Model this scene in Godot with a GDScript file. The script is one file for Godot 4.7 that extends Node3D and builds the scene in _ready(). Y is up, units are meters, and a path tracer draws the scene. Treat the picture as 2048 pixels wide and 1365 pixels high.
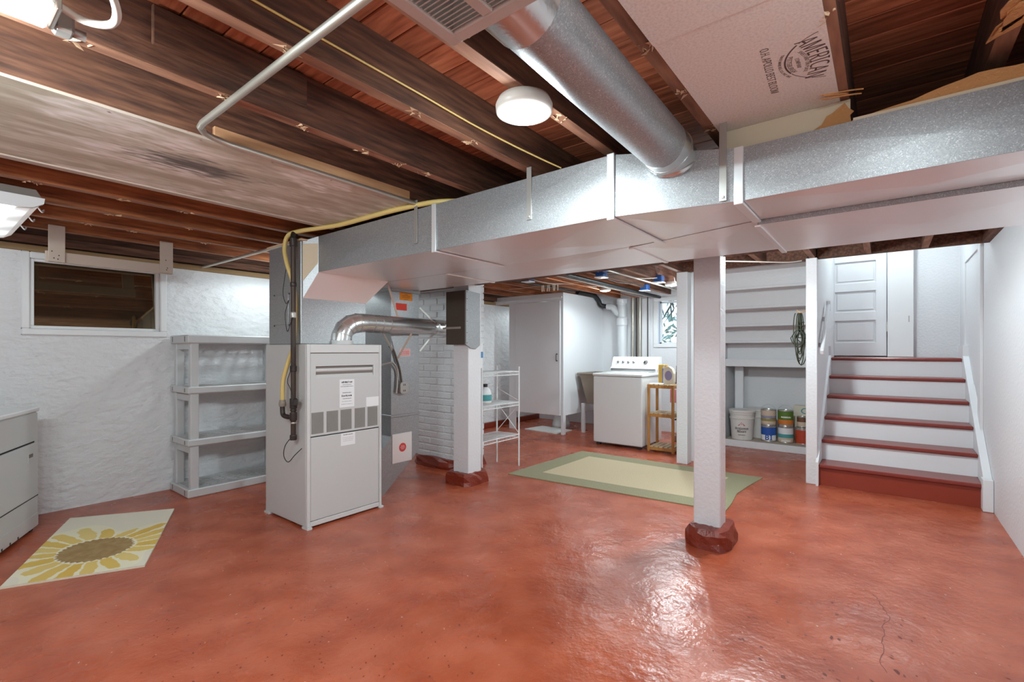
extends Node3D
# A painted basement: furnace with sheet metal ducts, laundry corner, stairs.
# Axes: -z runs along the joists (away to the right of the camera), -x runs to the window wall.

var M := {}
var used := {}
var rng := RandomNumberGenerator.new()

const JOIST_Y := 2.035      # underside of the joists
const DECK_Y := 2.22        # underside of the floor boards above
const DUCT_Y := 1.74        # underside of the sheet metal trunks

func _ready() -> void:
	rng.seed = 7
	view_and_light()
	materials()
	shell()
	ceiling_frame()
	far_corner()
	stairs()
	ducts()
	furnace()
	posts_and_chimney()
	ceiling_things()
	left_side()
	floor_things()
	laundry()
	paints()

func view_and_light() -> void:
	var cam := Camera3D.new()
	cam.name = "camera"
	add_child(cam)
	cam.projection = Camera3D.PROJECTION_FRUSTUM
	cam.near = 0.05
	cam.far = 60.0
	var f := 955.0                       # focal length in pixels of the 2048 x 1365 frame
	cam.size = 2.0 * cam.near * 682.5 / f
	cam.frustum_offset = Vector2(0, cam.near * 19.5 / f)
	cam.position = Vector3(0, 1.2, 0)
	cam.rotation = Vector3(0, deg_to_rad(37.995), 0)
	cam.current = true

	var we := WorldEnvironment.new()
	we.name = "environment"
	var env := Environment.new()
	env.background_mode = Environment.BG_SKY
	var sky := Sky.new()
	var sm := ProceduralSkyMaterial.new()
	sm.sky_top_color = Color(0.55, 0.70, 0.92)
	sm.sky_horizon_color = Color(0.86, 0.92, 0.96)
	sm.ground_horizon_color = Color(0.62, 0.66, 0.62)
	sm.ground_bottom_color = Color(0.30, 0.32, 0.28)
	sm.sky_energy_multiplier = 1.2
	sm.ground_energy_multiplier = 1.5
	sky.sky_material = sm
	env.sky = sky
	env.tonemap_mode = Environment.TONE_MAPPER_LINEAR
	env.tonemap_exposure = 1.58
	env.sdfgi_enabled = true
	env.ssao_enabled = true
	env.ssil_enabled = true
	we.environment = env
	add_child(we)

# ---------------------------------------------------------------- helpers
func numbered(called: String) -> String:
	var n: int = used.get(called, 0)
	used[called] = n + 1
	return called if n == 0 else "%s_%03d" % [called, n]

func tag(o: Node, label: String, category: String, group := "") -> void:
	o.set_meta("label", label)
	o.set_meta("category", category)
	if group != "":
		o.set_meta("group", group)

# A thing made of parts. Its parts are given in room coordinates (or, with own = true, in the thing's own).
func thing(called: String, label: String, category: String, at := Vector3.ZERO, group := "", own := false, turn := 0.0) -> Node3D:
	var o := Node3D.new()
	o.name = numbered(called)
	add_child(o)
	o.position = at
	o.rotation.y = turn
	if not own:
		o.set_meta("shift", at)
	tag(o, label, category, group)
	return o

func setting(called: String, at := Vector3.ZERO) -> Node3D:
	var o := Node3D.new()
	o.name = numbered(called)
	add_child(o)
	o.position = at
	o.set_meta("shift", at)
	o.set_meta("kind", "structure")
	return o

func obj(called: String, s: SurfaceTool, m: Material, parent: Node = null, label := "") -> MeshInstance3D:
	s.generate_normals()
	return put(called, s.commit(), m, parent, label)

func put(called: String, mesh: Mesh, m: Material, parent: Node = null, label := "") -> MeshInstance3D:
	var o := MeshInstance3D.new()
	o.mesh = mesh
	o.material_override = m
	if parent == null or parent == self:
		o.name = numbered(called)
		add_child(o)
	else:
		o.name = called
		parent.add_child(o, true)
		if parent.has_meta("shift"):
			o.position = -(parent.get_meta("shift") as Vector3)
	if label != "":
		o.set_meta("label", label)
	return o

func struct(called: String, s: SurfaceTool, m: Material) -> MeshInstance3D:
	var o := obj(called, s, m)
	o.set_meta("kind", "structure")
	return o

func copy(o: Node3D, called: String, at: Vector3, label := "", group := "") -> Node3D:
	var c: Node3D = o.duplicate()
	c.name = numbered(called)
	add_child(c)
	c.position = at
	if label != "":
		c.set_meta("label", label)
	if group != "":
		c.set_meta("group", group)
	return c

func mb() -> SurfaceTool:
	var s := SurfaceTool.new()
	s.begin(Mesh.PRIMITIVE_TRIANGLES)
	s.set_smooth_group(-1)
	return s

func v3(x: float, y: float, z: float) -> Vector3:
	return Vector3(x, y, z)

func tri(s: SurfaceTool, a: Vector3, b: Vector3, c: Vector3, out_: Vector3) -> void:
	if (a - c).cross(a - b).dot(out_) < 0.0:
		var t := b
		b = c
		c = t
	s.add_vertex(a)
	s.add_vertex(b)
	s.add_vertex(c)

func quad(s: SurfaceTool, a: Vector3, b: Vector3, c: Vector3, d: Vector3, out_: Vector3) -> void:
	tri(s, a, b, c, out_)
	tri(s, a, c, d, out_)

func quad_uv(s: SurfaceTool, a: Vector3, b: Vector3, c: Vector3, d: Vector3) -> void:
	var p := [a, b, c, a, c, d]
	var uv := [Vector2(0, 0), Vector2(1, 0), Vector2(1, 1), Vector2(0, 0), Vector2(1, 1), Vector2(0, 1)]
	for i in 6:
		s.set_uv(uv[i])
		s.add_vertex(p[i])

# box between two corners, with chamfered edges
func bx(s: SurfaceTool, lo: Vector3, hi: Vector3, c := 0.0, xf := Transform3D.IDENTITY) -> void:
	var m := (lo + hi) * 0.5
	var h := (hi - lo).abs() * 0.5
	c = minf(c, minf(h.x, minf(h.y, h.z)) * 0.49)
	var mid := xf * m
	var pt := func(sg: Vector3, axis: int) -> Vector3:
		var q := Vector3.ZERO
		for k in 3:
			q[k] = m[k] + sg[k] * (h[k] - (0.0 if k == axis else c))
		return xf * q
	for a in 3:
		var b := (a + 1) % 3
		var d := (a + 2) % 3
		for sa in [-1.0, 1.0]:
			var q := []
			for e in [[-1.0, -1.0], [1.0, -1.0], [1.0, 1.0], [-1.0, 1.0]]:
				var sg := Vector3.ZERO
				sg[a] = sa
				sg[b] = e[0]
				sg[d] = e[1]
				q.append(pt.call(sg, a))
			quad(s, q[0], q[1], q[2], q[3], (q[0] + q[2]) * 0.5 - mid)
			if c <= 0.0:
				continue
			for sb in [-1.0, 1.0]:
				var s0 := Vector3.ZERO
				s0[a] = sa
				s0[b] = sb
				var s1 := s0
				s0[d] = -1.0
				s1[d] = 1.0
				var e0: Vector3 = pt.call(s0, a)
				var e1: Vector3 = pt.call(s1, a)
				var e2: Vector3 = pt.call(s1, b)
				var e3: Vector3 = pt.call(s0, b)
				quad(s, e0, e1, e2, e3, (e0 + e2) * 0.5 - mid)
	if c > 0.0:
		for i in 8:
			var sg := Vector3(1.0 if i & 1 else -1.0, 1.0 if i & 2 else -1.0, 1.0 if i & 4 else -1.0)
			var p0: Vector3 = pt.call(sg, 0)
			var p1: Vector3 = pt.call(sg, 1)
			var p2: Vector3 = pt.call(sg, 2)
			tri(s, p0, p1, p2, p0 - mid)

func box(lo: Vector3, hi: Vector3, c := 0.0) -> SurfaceTool:
	var s := mb()
	bx(s, lo, hi, c)
	return s

# a straight bar of rectangular section from a to b; wide across up x dir, high along up
func bar(s: SurfaceTool, a: Vector3, b: Vector3, wide: float, high: float, c := 0.0, up := Vector3.UP) -> void:
	var d := (b - a).normalized()
	if absf(d.dot(up)) > 0.98:
		up = Vector3.BACK if absf(d.z) < 0.9 else Vector3.RIGHT
	var x := up.cross(d).normalized()
	var y := d.cross(x).normalized()
	var l := a.distance_to(b)
	bx(s, v3(-wide / 2, -high / 2, 0), v3(wide / 2, high / 2, l), c, Transform3D(Basis(x, y, d), a))

# polygon pushed along an axis: 0 takes (z, y), 1 takes (x, z), 2 takes (x, y)
func prism(s: SurfaceTool, p: Array, axis: int, lo: float, hi: float) -> void:
	var poly := PackedVector2Array(p)
	var at := func(q: Vector2, t: float) -> Vector3:
		if axis == 0:
			return Vector3(t, q.y, q.x)
		if axis == 1:
			return Vector3(q.x, t, q.y)
		return Vector3(q.x, q.y, t)
	var along := Vector3.ZERO
	along[axis] = 1.0
	var ix := Geometry2D.triangulate_polygon(poly)
	for i in range(0, ix.size(), 3):
		tri(s, at.call(poly[ix[i]], hi), at.call(poly[ix[i + 1]], hi), at.call(poly[ix[i + 2]], hi), along)
		tri(s, at.call(poly[ix[i]], lo), at.call(poly[ix[i + 1]], lo), at.call(poly[ix[i + 2]], lo), -along)
	for i in poly.size():
		var a := poly[i]
		var b := poly[(i + 1) % poly.size()]
		if a.is_equal_approx(b):
			continue
		var n2 := Vector2(b.y - a.y, a.x - b.x).normalized()
		if Geometry2D.is_point_in_polygon((a + b) * 0.5 + n2 * 0.0005, poly):
			n2 = -n2
		var n: Vector3 = at.call(n2, 0.0)
		quad(s, at.call(a, lo), at.call(b, lo), at.call(b, hi), at.call(a, hi), n)

func rounded(a: Vector2, b: Vector2, r: float, n := 4) -> Array:
	var out := []
	var cs := [Vector2(b.x - r, b.y - r), Vector2(a.x + r, b.y - r), Vector2(a.x + r, a.y + r), Vector2(b.x - r, a.y + r)]
	for k in 4:
		for i in n + 1:
			var t := PI / 2 * (k + float(i) / n)
			out.append(cs[k] + Vector2(cos(t), sin(t)) * r)
	return out

# swept tube
func tube(s: SurfaceTool, pts: Array, r: float, n := 10, caps := true) -> void:
	var rs := []
	rs.resize(pts.size())
	rs.fill(r)
	tube_r(s, pts, rs, n, caps)

func tube_r(s: SurfaceTool, pts: Array, rs: Array, n := 10, caps := true) -> void:
	s.set_smooth_group(0)
	var rings := []
	var up := Vector3.UP
	for i in pts.size():
		var d: Vector3 = (pts[mini(i + 1, pts.size() - 1)] - pts[maxi(i - 1, 0)]).normalized()
		if i == 0:
			up = Vector3.UP if absf(d.y) < 0.9 else Vector3.RIGHT
		var x := up.cross(d).normalized()
		up = d.cross(x).normalized()
		var ring := []
		for k in n:
			var t := TAU * k / n
			ring.append(pts[i] + (x * cos(t) + up * sin(t)) * rs[i])
		rings.append(ring)
	for i in pts.size() - 1:
		for k in n:
			var a: Vector3 = rings[i][k]
			var b: Vector3 = rings[i][(k + 1) % n]
			var c: Vector3 = rings[i + 1][(k + 1) % n]
			var e: Vector3 = rings[i + 1][k]
			quad(s, a, b, c, e, (a + c) * 0.5 - (pts[i] + pts[i + 1]) * 0.5)
	s.set_smooth_group(-1)
	if caps:
		for q in [[0, pts[0] - pts[1]], [pts.size() - 1, pts[pts.size() - 1] - pts[pts.size() - 2]]]:
			for k in n:
				tri(s, pts[q[0]], rings[q[0]][k], rings[q[0]][(k + 1) % n], q[1])

func pole(s: SurfaceTool, a: Vector3, b: Vector3, r: float, n := 10) -> void:
	tube(s, [a, b], r, n)

# smooth line through points
func curve(pts: Array, step := 0.02) -> Array:
	var c := Curve3D.new()
	c.bake_interval = step
	for i in pts.size():
		var t: Vector3 = (pts[mini(i + 1, pts.size() - 1)] - pts[maxi(i - 1, 0)]) / 6.0
		c.add_point(pts[i], -t, t)
	return Array(c.get_baked_points())

# turned shape: profile of (radius, height)
func lathe(s: SurfaceTool, prof: Array, xf := Transform3D.IDENTITY, n := 24, sharp := true) -> void:
	for i in prof.size() - 1:
		s.set_smooth_group(i + 1 if sharp else 1)
		var a: Vector2 = prof[i]
		var b: Vector2 = prof[i + 1]
		var d := b - a
		for k in n:
			var t0 := TAU * k / n
			var t1 := TAU * (k + 1) / n
			var u0 := Vector3(cos(t0), 0, sin(t0))
			var u1 := Vector3(cos(t1), 0, sin(t1))
			var p := [xf * (u0 * a.x + Vector3.UP * a.y), xf * (u1 * a.x + Vector3.UP * a.y), xf * (u1 * b.x + Vector3.UP * b.y), xf * (u0 * b.x + Vector3.UP * b.y)]
			var out_ := xf.basis * ((u0 + u1) * 0.5 * d.y - Vector3.UP * d.x)
			if a.x > 0.0:
				tri(s, p[0], p[1], p[2], out_)
			if b.x > 0.0:
				tri(s, p[0], p[2], p[3], out_)
	s.set_smooth_group(-1)

func at(x: float, y: float, z: float) -> Transform3D:
	return Transform3D(Basis.IDENTITY, Vector3(x, y, z))

# raised lettering; lay turns the text's own (right, up, out) point into the room
func letters(called: String, words: String, high: float, m: Material, parent: Node, lay: Callable, thick := 0.0006, serif := false, squeeze := 1.0, weight := 700) -> MeshInstance3D:
	var t := TextMesh.new()
	var f := SystemFont.new()
	f.font_names = PackedStringArray(["Droid Serif" if serif else "Droid Sans"])
	f.font_weight = weight
	t.font = f
	t.text = words
	t.font_size = 32
	t.pixel_size = high / 23.0
	t.depth = thick
	t.curve_step = 4.0
	var src := t.get_mesh_arrays()
	var out := []
	out.resize(Mesh.ARRAY_MAX)
	var vs := PackedVector3Array()
	for p in (src[Mesh.ARRAY_VERTEX] as PackedVector3Array):
		vs.append(lay.call(Vector3(p.x * squeeze, p.y, p.z)))
	out[Mesh.ARRAY_VERTEX] = vs
	out[Mesh.ARRAY_INDEX] = src[Mesh.ARRAY_INDEX]
	var am := ArrayMesh.new()
	am.add_surface_from_arrays(Mesh.PRIMITIVE_TRIANGLES, out)
	var st := SurfaceTool.new()
	st.create_from(am, 0)
	st.deindex()
	st.generate_normals()
	return put(called, st.commit(), m, parent)

func flat(o: Vector3, right: Vector3, up: Vector3) -> Callable:
	var n := right.cross(up)
	return func(p: Vector3) -> Vector3: return o + right * p.x + up * p.y + n * p.z

# print too small to read: rows of little dashes on a flat face
func print_rows(called: String, rows: Array, m: Material, parent: Node, o: Vector3, right: Vector3, up: Vector3, sd := 1) -> MeshInstance3D:
	var r := RandomNumberGenerator.new()
	r.seed = sd
	var s := mb()
	var n := right.cross(up)
	for q in rows:                       # [height of the row, width, letter height]
		var x: float = -q[1] / 2.0
		while x < q[1] / 2.0:
			var w: float = q[2] * r.randf_range(0.35, 0.8)
			var lo: float = q[0] - q[2] * r.randf_range(0.35, 0.5)
			var hi: float = q[0] + q[2] * r.randf_range(0.2, 0.5)
			var e: float = minf(x + w, q[1] / 2.0)
			quad(s, o + right * x + up * lo + n * 0.0004, o + right * e + up * lo + n * 0.0004, o + right * e + up * hi + n * 0.0004, o + right * x + up * hi + n * 0.0004, n)
			x += w + q[2] * r.randf_range(0.12, 0.5)
	return obj(called, s, m, parent)

# ---------------------------------------------------------------- materials
func noise_tex(freq: float, ramp: Array, kind := FastNoiseLite.TYPE_SIMPLEX_SMOOTH, octaves := 4, sd := 1, size := 512, normal := 0.0, fractal := FastNoiseLite.FRACTAL_FBM) -> NoiseTexture2D:
	var n := FastNoiseLite.new()
	n.noise_type = kind
	n.frequency = freq
	n.seed = sd
	n.fractal_type = fractal if octaves > 1 else FastNoiseLite.FRACTAL_NONE
	n.fractal_octaves = octaves
	if kind == FastNoiseLite.TYPE_CELLULAR:
		n.cellular_return_type = FastNoiseLite.RETURN_CELL_VALUE
	var t := NoiseTexture2D.new()
	t.width = size
	t.height = size
	t.seamless = true
	t.noise = n
	if normal > 0.0:
		t.as_normal_map = true
		t.bump_strength = normal
	elif ramp.size():
		var g := Gradient.new()
		var offs := PackedFloat32Array()
		var cols := PackedColorArray()
		for e in ramp:
			offs.append(e[0])
			cols.append(e[1])
		g.offsets = offs
		g.colors = cols
		t.color_ramp = g
	return t

func mat(called: String, c: Color, rough := 0.6, metal := 0.0) -> StandardMaterial3D:
	var m := StandardMaterial3D.new()
	m.resource_name = called
	m.albedo_color = c
	m.roughness = rough
	m.metallic = metal
	M[called] = m
	return m

func tri_map(m: StandardMaterial3D, scale: Vector3, offset := Vector3.ZERO) -> void:
	m.uv1_triplanar = true
	m.uv1_world_triplanar = true
	m.uv1_scale = scale
	m.uv1_offset = offset
	m.uv1_triplanar_sharpness = 8.0

func g8(r: int, g: int, b: int) -> Color:
	return Color8(r, g, b)

func materials() -> void:
	var m: StandardMaterial3D
	var lumps := noise_tex(0.012, [], FastNoiseLite.TYPE_SIMPLEX_SMOOTH, 5, 3, 512, 6.0)
	var fine := noise_tex(0.04, [], FastNoiseLite.TYPE_SIMPLEX_SMOOTH, 4, 5, 512, 4.0)
	# painted masonry
	m = mat("plaster", g8(226, 226, 227), 0.62)
	m.normal_enabled = true
	m.normal_texture = noise_tex(0.011, [], FastNoiseLite.TYPE_SIMPLEX_SMOOTH, 6, 11, 1024, 7.0)
	m.normal_scale = 1.5
	tri_map(m, v3(0.6, 1.2, 0.6))
	m = mat("white", g8(226, 226, 228), 0.5)
	m = mat("white_brush", g8(224, 224, 226), 0.5)
	m.normal_enabled = true
	m.normal_texture = fine
	m.normal_scale = 0.35
	tri_map(m, v3(1.5, 1.5, 1.5))
	m = mat("gloss_white", g8(232, 232, 232), 0.25)
	m = mat("brick_white", g8(224, 224, 225), 0.55)
	m.normal_enabled = true
	m.normal_texture = fine
	m.normal_scale = 0.8
	tri_map(m, v3(2, 2, 2))
	# red floor paint
	m = mat("floor_red", Color.WHITE, 0.30)
	m.albedo_texture = noise_tex(0.006, [[0.0, g8(156, 70, 44)], [0.4, g8(170, 82, 53)], [0.62, g8(178, 90, 61)], [1.0, g8(188, 102, 74)]], FastNoiseLite.TYPE_SIMPLEX_SMOOTH, 6, 21, 1024)
	m.roughness_texture = noise_tex(0.008, [[0.0, Color(0.55, 0.55, 0.55)], [0.5, Color(0.8, 0.8, 0.8)], [1.0, Color(1, 1, 1)]], FastNoiseLite.TYPE_SIMPLEX_SMOOTH, 4, 23, 512)
	m.roughness = 0.36
	m.normal_enabled = true
	var fw := noise_tex(0.007, [], FastNoiseLite.TYPE_SIMPLEX_SMOOTH, 8, 25, 1024, 6.0)
	(fw.noise as FastNoiseLite).fractal_gain = 0.62
	m.normal_texture = fw
	m.normal_scale = 0.45
	tri_map(m, v3(0.42, 0.42, 0.42), v3(0.2, 0, 0.35))
	m = mat("red_paint", g8(124, 44, 26), 0.35)
	m.normal_enabled = true
	m.normal_texture = fine
	m.normal_scale = 0.5
	tri_map(m, v3(2, 2, 2))
	m = mat("tread_red", g8(128, 52, 44), 0.3)
	m = mat("riser_red", g8(140, 52, 32), 0.4)
	# old timber
	var grain := noise_tex(0.02, [[0.0, g8(62, 40, 30)], [0.35, g8(90, 60, 45)], [0.6, g8(108, 73, 54)], [1.0, g8(134, 96, 72)]], FastNoiseLite.TYPE_SIMPLEX_SMOOTH, 5, 31)
	var grain_n := noise_tex(0.03, [], FastNoiseLite.TYPE_SIMPLEX_SMOOTH, 4, 33, 512, 3.0)
	var grain_warm := noise_tex(0.02, [[0.0, g8(104, 60, 34)], [0.35, g8(140, 84, 48)], [0.6, g8(160, 98, 58)], [1.0, g8(186, 124, 78)]], FastNoiseLite.TYPE_SIMPLEX_SMOOTH, 5, 32)
	for i in 6:
		m = mat("joist_%d" % i, [g8(238, 226, 220), g8(230, 214, 206), g8(240, 226, 218), g8(226, 212, 200), g8(232, 220, 206), g8(255, 240, 226)][i], 0.75)
		m.albedo_texture = grain if i < 4 else grain_warm
		m.normal_enabled = true
		m.normal_texture = grain_n
		m.normal_scale = 0.5
		tri_map(m, v3(3.0, 3.0, 0.28), v3(0.13 * i, 0.31 * i, 0.27 * i))
	var deck := noise_tex(0.018, [[0.0, g8(118, 66, 42)], [0.3, g8(166, 96, 64)], [0.6, g8(188, 114, 80)], [1.0, g8(206, 138, 104)]], FastNoiseLite.TYPE_SIMPLEX_SMOOTH, 5, 35)
	for i in 4:
		m = mat("deck_%d" % i, [g8(245, 230, 220), g8(225, 205, 190), g8(255, 240, 230), g8(215, 195, 180)][i], 0.75)
		m.albedo_texture = deck
		m.normal_enabled = true
		m.normal_texture = grain_n
		m.normal_scale = 0.4
		tri_map(m, v3(0.35, 3.0, 3.5), v3(0.37 * i, 0.1 * i, 0.23 * i))
	# bare wood where the ceiling boards were pulled off the joists
	for i in 2:
		m = mat("bare_edge_%d" % i, Color.WHITE, 0.75)
		m.albedo_texture = noise_tex(0.02, [[0.0, g8(112, 74, 56)], [0.5, g8(146, 102, 78)], [1.0, g8(172, 126, 98)]], FastNoiseLite.TYPE_SIMPLEX_SMOOTH, 5, 38 + i, 256)
		tri_map(m, v3(4, 4, 0.6), v3(0.2 * i, 0, 0.4 * i))
	m = mat("torn_wood", g8(206, 172, 138), 0.85)
	m = mat("lath", g8(206, 158, 116), 0.7)
	m.albedo_texture = noise_tex(0.02, [[0.0, g8(205, 190, 180)], [1.0, g8(255, 255, 255)]], FastNoiseLite.TYPE_SIMPLEX_SMOOTH, 4, 37, 256)
	tri_map(m, v3(4, 4, 0.4))
	m = mat("sill", g8(150, 120, 84), 0.8)
	m = mat("primed_board", g8(182, 164, 150), 0.7)
	m = mat("fibreboard", g8(196, 140, 88), 0.9)
	m.normal_enabled = true
	m.normal_texture = fine
	m.normal_scale = 1.0
	tri_map(m, v3(3, 3, 3))
	m = mat("cream_board", g8(214, 196, 168), 0.7)
	m = mat("stained_panel", Color.WHITE, 0.75)
	m.albedo_texture = stained_board()
	m = mat("pan_board", Color.WHITE, 0.65)
	m.albedo_texture = noise_tex(0.1, [[0.0, g8(214, 206, 198)], [0.5, g8(232, 224, 216)], [0.8, g8(236, 228, 220)], [1.0, g8(248, 240, 234)]], FastNoiseLite.TYPE_SIMPLEX_SMOOTH, 3, 43)
	tri_map(m, v3(2, 2, 2))
	m = mat("stamp_ink", g8(96, 78, 74), 0.8)
	# sheet metal
	var spangle := noise_tex(0.2, [[0.0, g8(164, 166, 168)], [0.5, g8(178, 179, 180)], [0.9, g8(190, 191, 192)], [1.0, g8(226, 227, 228)]], FastNoiseLite.TYPE_CELLULAR, 1, 51)
	m = mat("galvanized", g8(232, 232, 232), 0.42, 0.65)
	m.albedo_texture = spangle
	tri_map(m, v3(4.2, 4.2, 4.2))
	m = mat("sheet_metal", g8(242, 245, 246), 0.34, 0.6)
	m.normal_enabled = true
	m.normal_texture = lumps
	m.normal_scale = 0.06
	tri_map(m, v3(0.8, 0.8, 0.8))
	m = mat("flue_metal", g8(206, 206, 205), 0.26, 0.9)
	m.normal_enabled = true
	m.normal_texture = fine
	m.normal_scale = 0.12
	tri_map(m, v3(3, 3, 3))
	m = mat("foil", g8(206, 204, 200), 0.22, 0.95)
	m.normal_enabled = true
	m.normal_texture = fine
	m.normal_scale = 1.2
	tri_map(m, v3(5, 5, 5))
	m = mat("strap_metal", g8(176, 172, 166), 0.4, 0.7)
	m = mat("dark_steel", g8(78, 68, 58), 0.65, 0.1)
	m = mat("pipe_iron", g8(72, 58, 50), 0.5, 0.4)
	m = mat("fitting_iron", g8(62, 54, 50), 0.45, 0.5)
	m = mat("copper", g8(196, 122, 78), 0.35, 0.85)
	m = mat("chrome", g8(206, 206, 206), 0.15, 0.95)
	m = mat("conduit", g8(196, 190, 178), 0.38, 0.75)
	m = mat("furnace_grey", g8(196, 196, 194), 0.42)
	m = mat("furnace_trim", g8(206, 206, 204), 0.4)
	m = mat("recess_grey", g8(116, 106, 98), 0.6)
	m = mat("vent_grey", g8(146, 142, 136), 0.6)
	m.normal_enabled = true
	m.normal_texture = noise_tex(0.2, [], FastNoiseLite.TYPE_CELLULAR, 1, 61, 256, 6.0)
	tri_map(m, v3(8, 8, 8))
	m = mat("black_gap", g8(34, 32, 31), 0.8)
	# plastics, paper, cloth
	m = mat("shelf_plastic", g8(206, 206, 206), 0.45)
	m = mat("grille_paint", g8(196, 188, 180), 0.5)
	m = mat("enamel", g8(226, 226, 226), 0.22)
	m = mat("enamel_grey", g8(196, 196, 194), 0.32)
	m = mat("paper", g8(232, 232, 232), 0.8)
	m = mat("paper_orange", g8(226, 142, 30), 0.7)
	m = mat("paper_red", g8(222, 66, 44), 0.7)
	m = mat("paper_pink", g8(216, 178, 174), 0.7)
	m = mat("ink", g8(60, 60, 62), 0.7)
	m = mat("ink_brown", g8(120, 62, 26), 0.7)
	m = mat("ink_red", g8(196, 60, 56), 0.6)
	m = mat("hose_yellow", g8(216, 188, 116), 0.45)
	m = mat("cable_black", g8(44, 42, 40), 0.5)
	m = mat("cable_white", g8(206, 200, 190), 0.5)
	m = mat("cable_green", g8(52, 56, 38), 0.5)
	m = mat("box_blue", g8(38, 84, 150), 0.45)
	m = mat("pvc", g8(214, 216, 218), 0.35)
	m = mat("rubber_black", g8(38, 38, 40), 0.45)
	m = mat("bamboo", g8(206, 150, 84), 0.42)
	m.albedo_texture = noise_tex(0.02, [[0.0, g8(210, 196, 180)], [1.0, g8(255, 255, 255)]], FastNoiseLite.TYPE_SIMPLEX_SMOOTH, 3, 71, 256)
	tri_map(m, v3(6, 0.8, 6))
	m = mat("bamboo_pale", g8(206, 182, 146), 0.5)
	m = mat("tub_brown", g8(142, 130, 116), 0.5)
	m = mat("rug_green", Color.WHITE, 0.95)
	m.albedo_texture = noise_tex(0.12, [[0.0, g8(130, 124, 96)], [1.0, g8(166, 160, 130)]], FastNoiseLite.TYPE_SIMPLEX, 3, 81, 256)
	tri_map(m, v3(4, 4, 1.6))
	m = mat("rug_cream", Color.WHITE, 0.95)
	m.albedo_texture = noise_tex(0.12, [[0.0, g8(186, 168, 136)], [1.0, g8(208, 192, 162)]], FastNoiseLite.TYPE_SIMPLEX, 3, 83, 256)
	tri_map(m, v3(4, 4, 1.6))
	m = mat("mat_print", Color.WHITE, 0.95)
	m.albedo_texture = sunflower()
	m = mat("mat_edge", g8(214, 206, 186), 0.95)
	m = mat("cotton_white", g8(236, 234, 230), 0.95)
	m = mat("leaf_dark", g8(30, 62, 44), 0.6)
	m = mat("leaf_mid", g8(92, 140, 66), 0.7)
	m = mat("leaf_pale", g8(150, 186, 150), 0.7)
	m = mat("soil", g8(110, 100, 84), 0.95)
	# glass
	m = mat("pane", Color(0.9, 0.95, 0.95, 0.08), 0.02)
	m.transparency = BaseMaterial3D.TRANSPARENCY_ALPHA
	m = mat("dark_pane", g8(132, 116, 94), 0.03, 0.9)
	# light
	m = mat("lamp_glow", g8(255, 250, 242), 0.4)
	m.emission_enabled = true
	m.emission = g8(255, 248, 238)
	m.emission_energy_multiplier = 4.0
	m = mat("tube_glow", g8(250, 250, 246), 0.4)
	m.emission_enabled = true
	m.emission = g8(255, 250, 242)
	m.emission_energy_multiplier = 1.6
	m = mat("tube_dim", g8(240, 240, 238), 0.4)
	m.emission_enabled = true
	m.emission = g8(255, 250, 246)
	m.emission_energy_multiplier = 0.10
	m = mat("chip_dark", g8(112, 46, 34), 0.6)
	m = mat("chip_pale", g8(206, 150, 128), 0.5)
	m = mat("lamp_lens", g8(214, 206, 196), 0.4)
	# paint tins
	m = mat("bucket_white", g8(222, 218, 212), 0.4)
	m = mat("label_blue", g8(36, 84, 168), 0.5)
	m = mat("label_green", g8(86, 118, 40), 0.5)
	m = mat("label_orange", g8(206, 118, 46), 0.5)
	m = mat("label_olive", g8(150, 142, 80), 0.5)
	m = mat("label_mauve", g8(150, 144, 166), 0.5)
	m = mat("label_tan", g8(206, 186, 164), 0.5)
	m = mat("label_teal", g8(80, 158, 160), 0.5)
	m = mat("label_redtin", g8(186, 66, 36), 0.5)
	m = mat("label_brown", g8(110, 74, 52), 0.5)
	m = mat("tin", g8(190, 188, 182), 0.3, 0.8)
	m = mat("label_purple", g8(150, 140, 176), 0.5)
	m = mat("bottle_yellow", g8(222, 178, 82), 0.4)
	m = mat("bottle_cream", g8(226, 216, 196), 0.4)
	m = mat("bottle_dark", g8(84, 52, 58), 0.3)
	m = mat("pink_plastic", g8(196, 112, 116), 0.4)
	m = mat("broom_wood", g8(128, 92, 78), 0.5)
	m = mat("clothespin", g8(226, 206, 184), 0.7)
	m = mat("sticker_blue", g8(74, 130, 176), 0.5)

# the print of the sunflower mat: u runs down the mat, v across
func sunflower() -> ImageTexture:
	var w := 288
	var h := 176
	var im := Image.create(w, h, false, Image.FORMAT_RGB8)
	var n := FastNoiseLite.new()
	n.seed = 5
	n.frequency = 0.05
	for y in h:
		for x in w:
			var px := (float(x) / w - 0.645) * 1.07
			var py := (float(y) / h - 0.5) * 0.63
			var r := sqrt(px * px + py * py)
			var a := atan2(py, px)
			var k := n.get_noise_2d(x, y)
			var c := g8(226, 218, 198)
			var edge := 0.188 + 0.007 * sin(a * 34.0) + 0.008 * k
			var petals := 19.0
			var f := fposmod(a / TAU * petals + 0.12 * k + 0.16 * sin(a * 3.0), 1.0)
			var reach := 0.42 + 0.08 * sin(a * 3.0 + 1.0) + 0.05 * sin(a * 7.0)
			var t := (r - 0.188) / (reach - 0.188)
			var half := 0.40 + 0.06 * t - 0.34 * t * t * t
			if r < edge:
				c = g8(150, 120, 74).lerp(g8(166, 138, 92), 0.5 + k)
			elif t > 0.06 and t < 1.0 and absf(f - 0.5) < half:
				var pale := fposmod(floorf(a / TAU * petals + 0.12 * k + 0.16 * sin(a * 3.0)) * 0.37, 1.0)
				c = g8(216, 178, 84).lerp(g8(230, 214, 158), pale * 0.6)
			elif t > 0.0 and t < 1.15:
				c = g8(232, 224, 196)
			im.set_pixel(x, y, c)
	return ImageTexture.create_from_image(im)

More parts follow.
